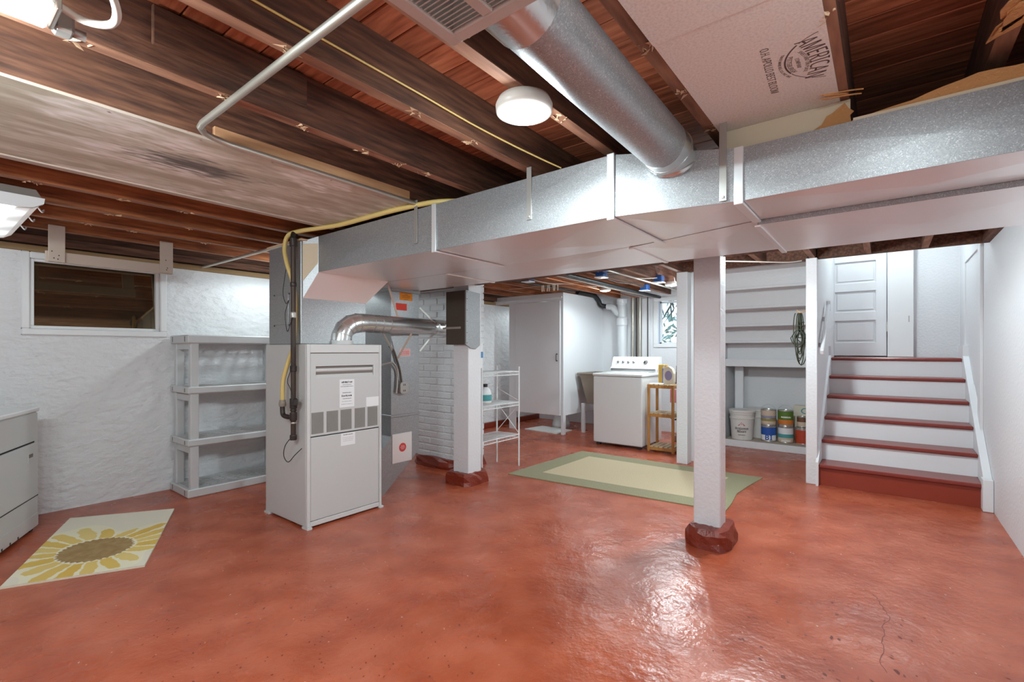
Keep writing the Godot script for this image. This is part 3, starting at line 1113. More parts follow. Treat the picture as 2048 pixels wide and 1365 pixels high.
	for q in [[-2.42, -2.352, -2.87, y], [-1.04, -2.335, -2.85, y - 0.002], [-0.415, -2.18, -2.85, y - 0.02]]:
		s = mb()
		bx(s, v3(q[0] - 0.012, q[3] - 0.008, q[2]), v3(q[0] + 0.012, q[3], q[1]), 0.002)
		obj("joint_cleat", s, M.sheet_metal, r)
	s = mb()
	prism(s, [Vector2(-2.483, 0.0), Vector2(-2.823, 0.287), Vector2(-2.855, 0.287), Vector2(-2.855, y), Vector2(-2.552, y), Vector2(-2.552, 0.473), Vector2(-2.478, 0.383), Vector2(-2.275, 0.37), Vector2(-2.275, 0.0)], 0, -3.72, -3.29)
	obj("drop", s, M.galvanized, r)
	for q in [[0.632, 0.653, 0.0], [1.705, 1.738, 0.004]]:
		s = mb()
		bx(s, v3(-3.73, q[0], -2.862 - q[2]), v3(-3.282 + q[2] * 0.5, q[1], -2.545 + q[2]), 0.003)
		obj("seam_band", s, M.galvanized, r)
	s = mb()
	bx(s, v3(-3.2900, 0.2395, -2.7700), v3(-3.2815, 0.4889, -2.5599), 0.003)
	var pl := obj("filter_cover", s, M.sheet_metal, r, "bare metal filter cover with a round red sticker")
	s = mb()
	lathe(s, [Vector2(0, 0.001), Vector2(0.038, 0.001), Vector2(0.038, 0)], Transform3D(Basis(Vector3.UP, Vector3.RIGHT, Vector3.FORWARD), v3(-3.2815, 0.3669, -2.6670)), 24)
	obj("sticker", s, M.ink_red, pl, "round red sticker")
	print_rows("print", [[0.012, 0.035, 0.009], [0.0, 0.05, 0.010], [-0.012, 0.03, 0.009]], M.paper_pink, pl, v3(-3.2803, 0.3669, -2.6670), Vector3.FORWARD, Vector3.UP, 3)
	# stickers on the drop
	for q in [["notice", 1.6373, 1.7466, -2.6426, -2.7806, "paper_orange", "orange printed notice"], ["notice", 1.5492, 1.6086, -2.6023, -2.7191, "paper_red", "small red sticker, slightly tilted"], ["notice", 1.1522, 1.217, -2.6405, -2.7573, "paper_pink", "faded pink and white sticker"]]:
		s = mb()
		bx(s, v3(-3.29, q[1], q[4]), v3(-3.2885, q[2], q[3]))
		var nt := obj(q[0], s, M[q[5]], r, q[6])
		var c0 := v3(-3.2885, (q[1] + q[2]) / 2.0, (q[3] + q[4]) / 2.0)
		if q[5] == "paper_orange":
			print_rows("print", [[0.043, 0.08, 0.008], [0.026, 0.08, 0.006], [0.010, 0.10, 0.006], [-0.004, 0.04, 0.006], [-0.016, 0.09, 0.006], [-0.030, 0.09, 0.006], [-0.044, 0.05, 0.005]], M.ink_brown, nt, c0, Vector3.FORWARD, Vector3.UP, 5)
		elif q[5] == "paper_pink":
			print_rows("print", [[0.022, 0.09, 0.006], [0.008, 0.09, 0.009], [-0.006, 0.095, 0.008], [-0.020, 0.09, 0.007]], M.ink_red, nt, c0, Vector3.FORWARD, Vector3.UP, 6)
		else:
			print_rows("print", [[0.012, 0.09, 0.006], [-0.002, 0.09, 0.006], [-0.014, 0.07, 0.006]], M.ink_red, nt, c0, Vector3.FORWARD, Vector3.UP, 7)

	# round branch duct
	t = thing("round_duct", "shiny round galvanized branch duct between the joists, running from the register to the trunk", "duct", v3(-0.64, 1.95, -1.4))
	s = mb()
	tube(s, [v3(-0.625, 1.968, -0.742), v3(-0.638, 1.965, -1.2), v3(-0.646, 1.958, -1.735)], 0.087, 32)
	obj("pipe", s, M.galvanized, t)
	s = mb()
	tube(s, [v3(-0.646, 1.958, -1.72), v3(-0.646, 1.953, -1.80), v3(-0.645, 1.93, -1.865), v3(-0.645, 1.88, -1.9)], 0.0885, 32)
	tube(s, [v3(-0.646, 1.955, -1.785), v3(-0.646, 1.952, -1.795)], 0.092, 32)
	tube(s, [v3(-0.645, 1.932, -1.85), v3(-0.645, 1.925, -1.857)], 0.093, 32)
	obj("elbow", s, M.flue_metal, t)
	s = mb()
	tube(s, [v3(-0.626, 1.968, -0.742), v3(-0.629, 1.967, -0.86)], 0.0895, 32)
	obj("collar", s, M.flue_metal, t)

	# flue
	t = thing("flue_pipe", "bright metal flue pipe bending from the furnace top to the chimney", "pipe", v3(-3.13, 1.25, -2.0))
	s = mb()
	tube(s, [v3(-3.135, 1.246, -1.985), v3(-3.135, 1.275, -1.985)], 0.082, 24)
	obj("collar", s, M.furnace_trim, t)
	var bend := [v3(-3.135, 1.27, -1.985), v3(-3.135, 1.315, -1.988), v3(-3.136, 1.36, -2.01), v3(-3.138, 1.392, -2.055), v3(-3.142, 1.408, -2.11), v3(-3.15, 1.412, -2.17)]
	s = mb()
	tube(s, bend, 0.074, 28)
	var el := obj("elbow", s, M.flue_metal, t)
	for i in range(1, 5):
		s = mb()
		var dd: Vector3 = (bend[i + 1] - bend[i - 1]).normalized()
		tube(s, [bend[i] - dd * 0.003, bend[i] + dd * 0.003], 0.0755, 28)
		obj("seam", s, M.strap_metal, el)
	var f0_ := v3(-3.145, 1.412, -2.15)
	var f1_ := v3(-3.315, 1.416, -3.12)
	s = mb()
	tube(s, [f0_, f0_.lerp(f1_, 0.5), f1_], 0.0715, 28)
	obj("run", s, M.flue_metal, t)
	for q in [0.10, 0.19, 0.28]:
		s = mb()
		var c0 := f0_.lerp(f1_, q)
		tube(s, [c0, c0 + (f1_ - f0_).normalized() * 0.006], 0.0735, 28)
		obj("seam", s, M.strap_metal, t)
	s = mb()
	var fp := []
	var fr := []
	var wr := RandomNumberGenerator.new()
	wr.seed = 3
	for i in 16:
		fp.append(v3(-3.298, 1.416, -3.02).lerp(v3(-3.41, 1.418, -3.425), i / 15.0))
		fr.append(0.0725 + wr.randf_range(-0.002, 0.005))
	tube_r(s, fp, fr, 24)
	obj("foil_wrap", s, M.foil, t, "crumpled foil tape")
	for q in [[v3(-3.10, 1.735, -2.37), v3(-3.105, 1.475, -2.475), 0.016], [v3(-3.12, 1.345, -2.63), v3(-3.275, 1.135, -2.61), 0.016]]:
		s = mb()
		bar(s, q[0], q[1], q[2], 0.003, 0.0, v3(1, 0, 0.3))
		obj("hanger_strap", s, M.primed_board, t)
	for q in [[v3(-3.285, 1.585, -2.86), v3(-3.235, 1.45, -3.0)], [v3(-3.285, 1.195, -2.86), v3(-3.25, 1.36, -3.0)], [v3(-3.20, 1.345, -2.40), v3(-3.28, 1.20, -2.56)]]:
		s = mb()
		bar(s, q[0], q[1], 0.016, 0.006, 0.0, v3(1, 0, 0.3))
		obj("brace", s, M.strap_metal, t)

# ---------------------------------------------------------------- furnace and its pipes
func furnace() -> void:
	var x := -3.04
	var t := thing("furnace", "tall grey gas furnace cabinet standing on the red floor under the ducts", "furnace", v3(-3.33, 0, -1.97))
	var s := mb()
	bx(s, v3(-3.63, 0.012, -2.27), v3(x - 0.018, 1.245, -1.67), 0.006)
	obj("cabinet", s, M.furnace_grey, t)
	s = mb()
	bx(s, v3(x - 0.02, 0.012, -1.695), v3(x, 1.245, -1.67), 0.004)
	bx(s, v3(x - 0.02, 0.012, -2.27), v3(x, 1.245, -2.25), 0.004)
	bx(s, v3(x - 0.02, 1.185, -2.25), v3(x, 1.245, -1.695), 0.004)
	bx(s, v3(x - 0.02, 0.012, -2.25), v3(x - 0.004, 0.045, -1.695), 0.003)
	obj("front_frame", s, M.furnace_trim, t)
	# upper door with a slot and five vents
	s = mb()
	var slot := [1.012, 1.094]
	var vent := [0.635, 0.78]
	var p0 := x - 0.006
	bx(s, v3(x - 0.02, slot[1], -2.248), v3(p0, 1.181, -1.697))
	bx(s, v3(x - 0.02, slot[0], -1.735), v3(p0, slot[1], -1.697))
	bx(s, v3(x - 0.02, slot[0], -2.248), v3(p0, slot[1], -2.198))
	bx(s, v3(x - 0.02, 0.62, -2.248), v3(p0, slot[0], -1.697))
	var ud := obj("upper_door", s, M.furnace_grey, t)
	s = mb()
	bx(s, v3(x - 0.0178, slot[0], -2.198), v3(x - 0.0168, slot[1], -1.735))
	obj("slot_back", s, M.recess_grey, ud)
	s = mb()
	prism(s, [Vector2(x - 0.0169, 1.054), Vector2(x - 0.0169, 1.078), Vector2(p0 - 0.004, 1.070), Vector2(p0 - 0.004, 1.062)], 2, -2.195, -1.738)
	obj("slot_louvre", s, M.furnace_trim, ud)
	s = mb()
	prism(s, [Vector2(x - 0.0169, 1.012), Vector2(x - 0.0169, 1.036), Vector2(p0, 1.014), Vector2(p0, 1.012)], 2, -2.198, -1.735)
	obj("slot_sill", s, M.furnace_grey, ud)
	s = mb()
	bx(s, v3(p0, slot[1], -2.198), v3(p0 + 0.002, slot[1] + 0.004, -1.735), 0.001)
	bx(s, v3(p0, 1.004, -2.205), v3(p0 + 0.003, slot[1] + 0.004, -2.198), 0.001)
	obj("slot_hood", s, M.furnace_trim, ud)
	var vz := [-1.697 - 0.006, -1.814, -1.922, -2.036, -2.146]
	for i in 5:
		s = mb()
		var z0: float = vz[i]
		var z1 := z0 - 0.089
		bx(s, v3(p0 - 0.002, vent[0], z1), v3(p0 + 0.0015, vent[1], z0), 0.001)
		var vg := obj("vent_grille", s, M.vent_grey, ud)
		s = mb()
		var yy: float = vent[0] + 0.006
		while yy < vent[1] - 0.004:
			bx(s, v3(p0 + 0.0015, yy, z1 + 0.004), v3(p0 + 0.0025, yy + 0.002, z0 - 0.004))
			yy += 0.005
		obj("mesh_ribs", s, M.vent_grey, vg)
	s = mb()
	bx(s, v3(x - 0.018, 0.048, -2.248), v3(p0, 0.612, -1.697), 0.003)
	var ld := obj("lower_door", s, M.furnace_grey, t)
	s = mb()
	bx(s, v3(x - 0.0185, 0.045, -2.25), v3(x - 0.0175, 1.185, -1.695))
	obj("door_gap", s, M.black_gap, t)
	obj("foot", box(v3(x - 0.06, 0, -1.70), v3(x + 0.012, 0.014, -1.665)), M.furnace_trim, t)
	obj("foot", box(v3(x - 0.06, 0, -2.28), v3(x + 0.008, 0.014, -2.245)), M.furnace_trim, t)
	obj("foot", box(v3(-3.63, 0, -1.70), v3(-3.56, 0.014, -1.66)), M.furnace_trim, t)
	obj("foot", box(v3(-3.63, 0, -2.28), v3(-3.56, 0.014, -2.24)), M.furnace_trim, t)
	# papers
	s = mb()
	bx(s, v3(p0, 0.796, -2.033), v3(p0 + 0.001, 0.995, -1.914))
	var lb := obj("service_label", s, M.paper, ud, "white printed service label")
	print_rows("print", [[0.080, 0.085, 0.014], [0.062, 0.07, 0.005], [0.049, 0.10, 0.005], [0.004, 0.07, 0.007], [-0.018, 0.085, 0.014], [-0.038, 0.07, 0.006], [-0.058, 0.08, 0.003], [-0.078, 0.09, 0.003]], M.ink, lb, v3(p0 + 0.001, 0.8955, -1.973), Vector3.FORWARD, Vector3.UP, 8)
	s = mb()
	bx(s, v3(p0, 0.784, -2.246), v3(p0 + 0.001, 0.853, -2.135))
	obj("blank_label", s, M.paper, ud, "blank white label by the vents")
	s = mb()
	bx(s, v3(p0, 0.522, -2.04), v3(p0 + 0.001, 0.609, -1.924))
	var nl := obj("note", s, M.paper, ld, "small white note")
	print_rows("print", [[0.033, 0.075, 0.007], [0.012, 0.09, 0.002], [0.0, 0.09, 0.002], [-0.012, 0.08, 0.002]], M.ink, nl, v3(p0 + 0.001, 0.5655, -1.982), Vector3.FORWARD, Vector3.UP, 9)

	# gas line down the cabinet side
	var gx := -3.135
	var gz := -1.625
	t = thing("gas_pipe", "dark iron gas pipe with fittings running down the furnace side", "pipe", v3(gx, 0.6, gz))
	s = mb()
	pole(s, v3(gx, 0.62, gz), v3(gx, 1.96, gz), 0.0165, 14)
	obj("riser_pipe", s, M.pipe_iron, t)
	for q in [[0.60, 0.635, 0.023], [0.71, 0.72, 0.021], [0.73, 0.785, 0.0235], [0.795, 0.805, 0.022], [0.81, 0.88, 0.0235], [1.06, 1.10, 0.022], [1.42, 1.46, 0.0205], [1.63, 1.66, 0.0205], [1.90, 1.96, 0.024]]:
		s = mb()
		lathe(s, [Vector2(0, q[0]), Vector2(q[2] * 0.9, q[0]), Vector2(q[2], q[0] + 0.006), Vector2(q[2], q[1] - 0.006), Vector2(q[2] * 0.9, q[1]), Vector2(0, q[1])], at(gx, 0, gz), 14)
		obj("fitting", s, M.strap_metal if q[2] < 0.022 and q[0] < 1.5 else M.fitting_iron, t)
	s = mb()
	pole(s, v3(gx, 0.845, gz), v3(gx + 0.045, 0.845, gz + 0.015), 0.013, 10)
	bx(s, v3(gx + 0.035, 0.835, gz), v3(gx + 0.065, 0.88, gz + 0.025), 0.005)
	obj("shutoff_valve", s, M.fitting_iron, t)
	s = mb()
	tube(s, curve([v3(gx, 0.755, gz), v3(gx - 0.05, 0.752, gz + 0.012), v3(gx - 0.095, 0.762, gz + 0.02), v3(gx - 0.108, 0.80, gz + 0.02), v3(gx - 0.108, 0.83, gz + 0.02)], 0.01), 0.016, 10)
	obj("street_elbow", s, M.fitting_iron, t)
	s = mb()
	lathe(s, [Vector2(0, 0), Vector2(0.022, 0), Vector2(0.024, 0.02), Vector2(0.019, 0.045), Vector2(0, 0.045)], at(gx - 0.108, 0.82, gz + 0.02), 10)
	obj("hose_nut", s, M.tub_brown, t)
	s = mb()
	tube(s, curve([v3(gx, 1.955, gz), v3(gx - 0.01, 1.985, gz - 0.01), v3(gx - 0.04, 2.0, gz - 0.03)], 0.01), 0.021, 10)
	obj("top_elbow", s, M.fitting_iron, t)

	s = mb()
	tube(s, curve([v3(gx - 0.108, 0.86, gz + 0.02), v3(gx - 0.10, 1.0, gz + 0.018), v3(gx - 0.07, 1.12, gz + 0.0), v3(gx - 0.035, 1.25, gz - 0.02), v3(gx - 0.035, 1.5, gz - 0.03), v3(gx - 0.03, 1.66, gz - 0.012), v3(gx - 0.065, 1.80, gz + 0.012), v3(gx - 0.095, 1.90, gz + 0.012), v3(gx - 0.07, 1.985, gz), v3(gx + 0.05, 2.005, gz - 0.03), v3(gx + 0.35, 2.01, gz - 0.11), v3(gx + 0.62, 2.012, gz - 0.125), v3(gx + 0.9, 2.012, gz - 0.13), v3(gx + 1.2, 2.008, gz - 0.16), v3(gx + 1.35, 2.004, gz - 0.24)], 0.03), 0.0145, 12)
	obj_tag("gas_hose", s, M.hose_yellow, "yellow flexible gas hose lying along the duct top and down the furnace pipe", "hose")

	s = mb()
	tube(s, curve([v3(gx - 0.012, 0.615, gz + 0.01), v3(gx - 0.05, 0.56, gz + 0.03), v3(gx - 0.07, 0.49, gz + 0.03), v3(gx - 0.03, 0.45, gz + 0.02), v3(gx + 0.02, 0.50, gz + 0.0), v3(gx + 0.055, 0.545, gz - 0.03)], 0.015), 0.0028, 6)
	obj_tag("sensor_wire", s, M.cable_black, "thin black wire loop hanging below the iron gas pipe", "wire")
	s = mb()
	tube(s, curve([v3(gx - 0.06, 1.75, gz + 0.02), v3(gx - 0.10, 1.60, gz + 0.02), v3(gx - 0.06, 1.52, gz + 0.02), v3(gx - 0.02, 1.54, gz + 0.02), v3(gx - 0.07, 1.45, gz + 0.02), v3(gx - 0.04, 1.33, gz + 0.02), v3(gx + 0.03, 1.42, gz + 0.02), v3(gx + 0.035, 1.30, gz + 0.02), v3(gx + 0.028, 1.12, gz + 0.02), v3(gx - 0.03, 1.0, gz + 0.025), v3(gx + 0.0, 0.95, gz + 0.022), v3(gx + 0.03, 0.88, gz + 0.02)], 0.02), 0.0025, 6)
	obj_tag("thermostat_wire", s, M.cable_black, "thin black wire winding round the iron gas pipe above the furnace", "wire")

	# outlet box on the return drop
	t = thing("outlet_box", "round cornered metal outlet box with cables on the return duct", "outlet", v3(-3.27, 0.88, -2.656))
	s = mb()
	prism(s, rounded(Vector2(-2.70, 0.834), Vector2(-2.615, 0.93), 0.022), 0, -3.29, -3.245)
	obj("box", s, M.strap_metal, t)
	s = mb()
	for q in [0.858, 0.908]:
		for k in [-0.008, 0.008]:
			bx(s, v3(-3.245, q - 0.007, -2.657 + k - 0.002), v3(-3.243, q + 0.007, -2.657 + k + 0.002))
	obj("slots", s, M.black_gap, t)
	s = mb()
	tube(s, curve([v3(-3.27, 0.93, -2.645), v3(-3.27, 1.04, -2.625), v3(-3.272, 1.14, -2.59), v3(-3.275, 1.2, -2.565), v3(-3.29, 1.24, -2.53)], 0.02), 0.009, 8)
	obj("cable", s, M.dark_steel, t)
	s = mb()
	tube(s, curve([v3(-3.27, 0.84, -2.59), v3(-3.27, 0.99, -2.605), v3(-3.265, 1.06, -2.585), v3(-3.25, 1.10, -2.53), v3(-3.2, 1.09, -2.40), v3(-3.16, 1.07, -2.28)], 0.02), 0.009, 8)
	obj("cable", s, M.strap_metal, t)

# ---------------------------------------------------------------- posts and chimney
# a rough block with a wobbling outline: corners lo..hi, painted over
func lump(s: SurfaceTool, lo: Vector3, hi: Vector3, sd: int, amount := 0.012, bevel := 0.25) -> void:
	var r := RandomNumberGenerator.new()
	r.seed = sd
	var n := 5
	var rings := []
	var c := (lo + hi) * 0.5
	var h := (hi - lo) * 0.5
	for k in [[0.0, 1.0], [0.35, 1.02], [0.75, 0.98], [1.0, 0.98 - bevel * 0.35], [1.0, 0.5]]:
		var ring := []
		for i in n * 4:
			var t := TAU * i / (n * 4)
			var u := Vector2(cos(t), sin(t))
			var m := maxf(absf(u.x), absf(u.y))
			u /= lerpf(m, 1.0, 0.12)
			var e := r.randf_range(-amount, amount)
			ring.append(v3(c.x + u.x * (h.x + e) * k[1], lerpf(lo.y, hi.y, k[0]) + (r.randf_range(-amount, amount) * 0.6 if k[0] > 0.1 else 0.0), c.z + u.y * (h.z + e) * k[1]))
		rings.append(ring)
	for j in rings.size() - 1:
		for i in n * 4:
			var a: Vector3 = rings[j][i]
			var b: Vector3 = rings[j][(i + 1) % (n * 4)]
			var d: Vector3 = rings[j + 1][(i + 1) % (n * 4)]
			var e: Vector3 = rings[j + 1][i]
			var mid := (a + d) * 0.5
			quad(s, a, b, d, e, (mid - c) * v3(1, 0.6, 1) + v3(0, 0.02 if j > 1 else 0.0, 0))
	for i in n * 4:
		tri(s, v3(c.x, hi.y, c.z), rings[4][i], rings[4][(i + 1) % (n * 4)], Vector3.UP)
	s.set_smooth_group(-1)

func posts_and_chimney() -> void:
	var t := thing("support_post", "square white wooden post with a lumpy red footing beside the green rug", "post", v3(-0.87, 0, -3.14))
	obj("shaft", box(v3(-0.955, 0.07, -3.215), v3(-0.795, 1.80, -3.085), 0.006), M.white_brush, t)
	var s := mb()
	lump(s, v3(-0.985, 0, -3.30), v3(-0.735, 0.115, -2.98), 5, 0.010)
	obj("footing", s, M.red_paint, t, "lumpy red painted concrete footing")

	t = thing("support_post", "square white wooden post in front of the brick chimney, carrying a metal box", "post", v3(-3.02, 0, -3.2))
	obj("shaft", box(v3(-3.11, 0.07, -3.28), v3(-2.92, 1.80, -3.11), 0.005), M.white_brush, t)
	s = mb()
	lump(s, v3(-3.185, 0, -3.37), v3(-2.875, 0.105, -3.045), 6, 0.009)
	obj("footing", s, M.red_paint, t, "red painted concrete footing")

	t = thing("laundry_post", "thin white post at the far edge of the rug beside the bamboo shelf", "post", v3(-1.7, 0, -5.16))
	obj("shaft", box(v3(-1.755, 0, -5.235), v3(-1.642, JOIST_Y, -5.10), 0.004), M.white_brush, t)

	t = thing("junction_cabinet", "dark brown steel box with a galvanized side mounted on the post by the chimney", "metal box", v3(-3.02, 1.25, -3.1))
	obj("cover", box(v3(-3.155, 1.255, -3.11), v3(-2.918, 1.735, -3.06), 0.003), M.dark_steel, t)
	s = mb()
	prism(s, [Vector2(-3.062, 1.735), Vector2(-3.062, 1.255), Vector2(-3.12, 1.225), Vector2(-3.19, 1.215), Vector2(-3.245, 1.25), Vector2(-3.245, 1.72)], 0, -2.92, -2.905)
	var sd := obj("side_plate", s, M.galvanized, t)
	for y in [1.27, 1.36, 1.46, 1.56, 1.66, 1.72]:
		s = mb()
		lathe(s, [Vector2(0.004, 0), Vector2(0.003, 0.003), Vector2(0, 0.0035)], Transform3D(Basis(Vector3.UP, Vector3.RIGHT, Vector3.FORWARD), v3(-2.905, y, -3.075)), 8)
		obj("screw", s, M.dark_steel, sd)
	obj("lever", box(v3(-3.19, 1.395, -3.06), v3(-2.965, 1.415, -3.054), 0.002), M.strap_metal, t)

	# brick chimney, every brick its own
	t = thing("chimney", "white painted brick chimney standing behind the furnace and the post", "chimney", v3(-3.67, 0, -3.64))
	obj("core", box(v3(-3.952, 0.0, -3.842), v3(-3.398, JOIST_Y, -3.428)), M.brick_white, t)
	s = mb()
	lump(s, v3(-4.02, 0, -3.90), v3(-3.335, 0.10, -3.36), 8, 0.014, 0.15)
	obj("footing", s, M.red_paint, t, "uneven red painted footing")
	var r := RandomNumberGenerator.new()
	r.seed = 12
	var course := 0.0695
	for k in 28:
		var y0 := 0.085 + k * course
		var y1 := minf(y0 + course - 0.009, JOIST_Y - 0.002)
		# front face
		var x := -3.96 - (0.1 if k % 2 else 0.0)
		while x < -3.395:
			var a := maxf(x, -3.96)
			var b := minf(x + 0.195, -3.39)
			if b - a > 0.03:
				s = mb()
				var pr := r.randf_range(0.0, 0.005)
				bx(s, v3(a, y0 + r.randf_range(-0.002, 0.002), -3.47), v3(b, y1 + r.randf_range(-0.002, 0.002), -3.420 + pr - 0.002), 0.0055)
				obj("brick", s, M.brick_white, t)
			x += 0.205
		# side face
		var z := -3.855 - (0.0 if k % 2 else 0.1)
		while z < -3.43:
			var a := maxf(z, -3.855)
			var b := minf(z + 0.195, -3.475)
			if b - a > 0.03:
				s = mb()
				bx(s, v3(-3.44, y0 + r.randf_range(-0.002, 0.002), a), v3(-3.39 + r.randf_range(0.0, 0.005) - 0.002, y1, b), 0.0055)
				obj("brick", s, M.brick_white, t)
			z += 0.205

# ---------------------------------------------------------------- things on the ceiling
func lamp(called: String, label: String, p: Vector3, r: float, energy: float, side := 0.12) -> void:
	var t := thing(called, label, "ceiling light", p)
	var s := mb()
	lathe(s, [Vector2(0, 0.0), Vector2(r * 0.9, 0.0), Vector2(r, -0.02), Vector2(r * 0.97, -0.042), Vector2(r * 0.76, -0.05), Vector2(r * 0.74, -0.046)], at(p.x, p.y, p.z), 40, false)
	obj("housing", s, M.lamp_lens, t)
	s = mb()
	lathe(s, [Vector2(r * 0.75, -0.046), Vector2(r * 0.6, -0.052), Vector2(r * 0.3, -0.056), Vector2(0, -0.057)], at(p.x, p.y, p.z), 40, false)
	obj("lens", s, M.lamp_glow, t, "glowing round lens")
	# most of the light leaves downward, a little sideways through the rim
	var d := SpotLight3D.new()
	d.name = "lamp_light"
	d.light_color = Color(0.91, 0.98, 1.0)
	d.light_energy = energy
	d.light_size = r * 0.7
	d.spot_angle = 87.0
	d.spot_angle_attenuation = 0.3
	d.spot_range = 20.0
	d.spot_attenuation = 2.0
	d.shadow_enabled = true
	t.add_child(d)
	d.position = v3(0, -0.066, 0)
	d.rotation = v3(-PI / 2, 0, 0)
	var l := OmniLight3D.new()
	l.name = "lamp_side_light"
	l.light_color = Color(0.91, 0.98, 1.0)
	l.light_energy = energy * side
	l.light_size = r * 0.7
	l.omni_range = 20.0
	l.omni_attenuation = 2.0
	l.shadow_enabled = true
	t.add_child(l)
	l.position = v3(0, -0.060 - r * 0.72, 0)

func ceiling_things() -> void:
	lamp("ceiling_light", "glowing round white ceiling light between the joists, left of the round duct", v3(-0.945, 2.033, -1.275), 0.095, 0.95)
	lamp("ceiling_light", "round glowing ceiling light under the joists between the duct and the stairs", v3(-0.72, 2.033, -3.75), 0.095, 1.15, 0.8)
	lamp("ceiling_light", "round glowing ceiling light behind the furnace plenum near the window wall", v3(-4.345, 2.033, -2.2), 0.095, 0.34, 0.3)
	lamp("ceiling_light", "added small round fill light in the joist bay beside the stamped sheet, unseen above the viewer", v3(0.07, 2.10, -0.95), 0.095, 0.07, 1.4)  # added lamp out of view, put in to brighten the boards of this bay
	obj_tag("light_cable", tube_st(curve([v3(-0.80, 2.19, -1.60), v3(-0.79, 2.12, -1.63), v3(-0.775, 2.03, -1.70), v3(-0.75, 1.995, -1.77)], 0.02), 0.006, 6), M.cable_white, "short white cable hanging beside the round duct above the trunk", "cable")

	# register with slats, on a box that the round duct feeds from its far side
	var t := thing("ceiling_register", "white metal ceiling register with narrow slats at the end of the round duct", "register", v3(-0.6, 1.865, -0.53))
	var y := 1.865
	var s := mb()
	bx(s, v3(-0.745, y, -0.745), v3(-0.715, y + 0.010, -0.28), 0.003)
	bx(s, v3(-0.715, y, -0.745), v3(-0.455, y + 0.010, -0.715), 0.003)
	bx(s, v3(-0.632, y, -0.715), v3(-0.605, y + 0.010, -0.28), 0.003)
	bx(s, v3(-0.485, y, -0.715), v3(-0.455, y + 0.010, -0.28), 0.003)
	obj("frame", s, M.grille_paint, t)
	s = mb()
	bx(s, v3(-0.74, y + 0.010, -0.74), v3(-0.46, y + 0.185, -0.735))
	bx(s, v3(-0.74, y + 0.010, -0.735), v3(-0.735, y + 0.185, -0.28))
	bx(s, v3(-0.465, y + 0.010, -0.735), v3(-0.46, y + 0.185, -0.28))
	bx(s, v3(-0.735, y + 0.18, -0.735), v3(-0.465, y + 0.185, -0.28))
	obj("box", s, M.grille_paint, t)
	for side in [[-0.715, -0.632], [-0.605, -0.485]]:
		for i in 40:
			var z := -0.710 + i * 0.0108
			s = mb()
			bar(s, v3(side[0], y + 0.006, z), v3(side[1], y + 0.006, z), 0.0075, 0.0012, 0.0, v3(0, 1, 0.7).normalized())
			obj("slat", s, M.grille_paint, t)
	# crumbs of board left round the register
	var r := RandomNumberGenerator.new()
	r.seed = 14
	s = mb()
	for i in 26:
		chip(s, v3(-0.748 - r.randf_range(0, 0.007), y + 0.012 + r.randf_range(0, 0.01), lerpf(-0.755, -0.42, i / 26.0)), 0.010 * r.randf_range(0.4, 1.0), r)
	for i in 7:
		chip(s, v3(-0.742 + i * 0.009, y + 0.015, -0.752), 0.008, r)
	obj("board_crumbs", s, M.cream_board, t, "crumbs of torn board round the frame").set_meta("kind", "stuff")

	# torn board left at the nails along the joists
	var left := [[-0.515, [-0.92, -1.26, -1.56, -1.86]], [-0.92, [-1.45, -1.9]], [-1.305, [-0.66, -1.1, -1.4]], [-1.712, [-0.29, -0.66, -0.93, -1.19, -1.37, -1.52]], [-2.11, [-0.68, -1.5]], [-2.915, [-0.42, -0.72, -1.0]], [-3.315, [-0.40, -0.75, -1.05]], [-3.73, [-0.80, -1.2]], [-4.135, [-0.75, -1.0, -1.45]], [-0.115, [-1.42]]]
	var whose := {-0.515: "right of the round duct", -0.92: "carrying the round ceiling light", -1.305: "with the thin yellow cable", -1.712: "beside the white strip fixture", -2.11: "over the bent conduit", -2.915: "at the far edge of the stained board", -3.315: "next but one to the stained board", -3.73: "above the wraparound fixture", -4.135: "before the hanging board frame", -0.115: "beside the stamped sheet"}
	for q in left:
		for z in q[1]:
			s = mb()
			for i in 8:
				chip(s, v3(q[0] + r.randf_range(-0.022, 0.022), JOIST_Y - 0.003, z + r.randf_range(-0.03, 0.03)), r.randf_range(0.010, 0.024), r)
			obj_tag("torn_board_scrap", s, M.torn_wood, "ragged scrap of torn fibreboard under the joist " + whose[q[0]], "scrap", "torn board scraps on the joists")

	# stained sheet under two joist bays
	t = thing("stained_panel", "large stained grey brown board nailed under the joists left of the conduit", "board", v3(-2.5, 2.03, -0.6))
	s = mb()
	quad_uv(s, v3(-2.935, JOIST_Y - 0.011, -1.79), v3(-2.085, JOIST_Y - 0.011, -1.79), v3(-2.085, JOIST_Y - 0.011, 1.5), v3(-2.935, JOIST_Y - 0.011, 1.5))
	s.generate_normals()
	put("stained_face", s.commit(), M.stained_panel, t, "water stained underside with a dark mould blotch")
	obj("sheet", box(v3(-2.935, JOIST_Y - 0.0108, -1.79), v3(-2.085, JOIST_Y - 0.001, 1.5)), M.primed_board, t)
	s = mb()
	for i in 22:
		var px := -2.11 if i % 2 else -2.915
		lathe(s, [Vector2(0.005, 0), Vector2(0.003, -0.002), Vector2(0, -0.0025)], at(px + r.randf_range(-0.01, 0.01), JOIST_Y - 0.011, -1.7 + i * 0.14), 6)
	obj("nails", s, M.strap_metal, t)
	obj("edge_strip", box(v3(-2.945, JOIST_Y - 0.018, -1.79), v3(-2.90, JOIST_Y - 0.011, 1.5), 0.001), M.primed_board, t)

	# printed sheet right of the round duct
	t = thing("stamped_panel", "pinkish tan sheet with a round maker's stamp closing a joist bay above the duct", "board", v3(-0.3, 2.03, -1.3))
	obj("sheet", box(v3(-0.497, JOIST_Y - 0.004, -1.926), v3(-0.118, JOIST_Y - 0.001, -1.22)), M.pan_board, t)
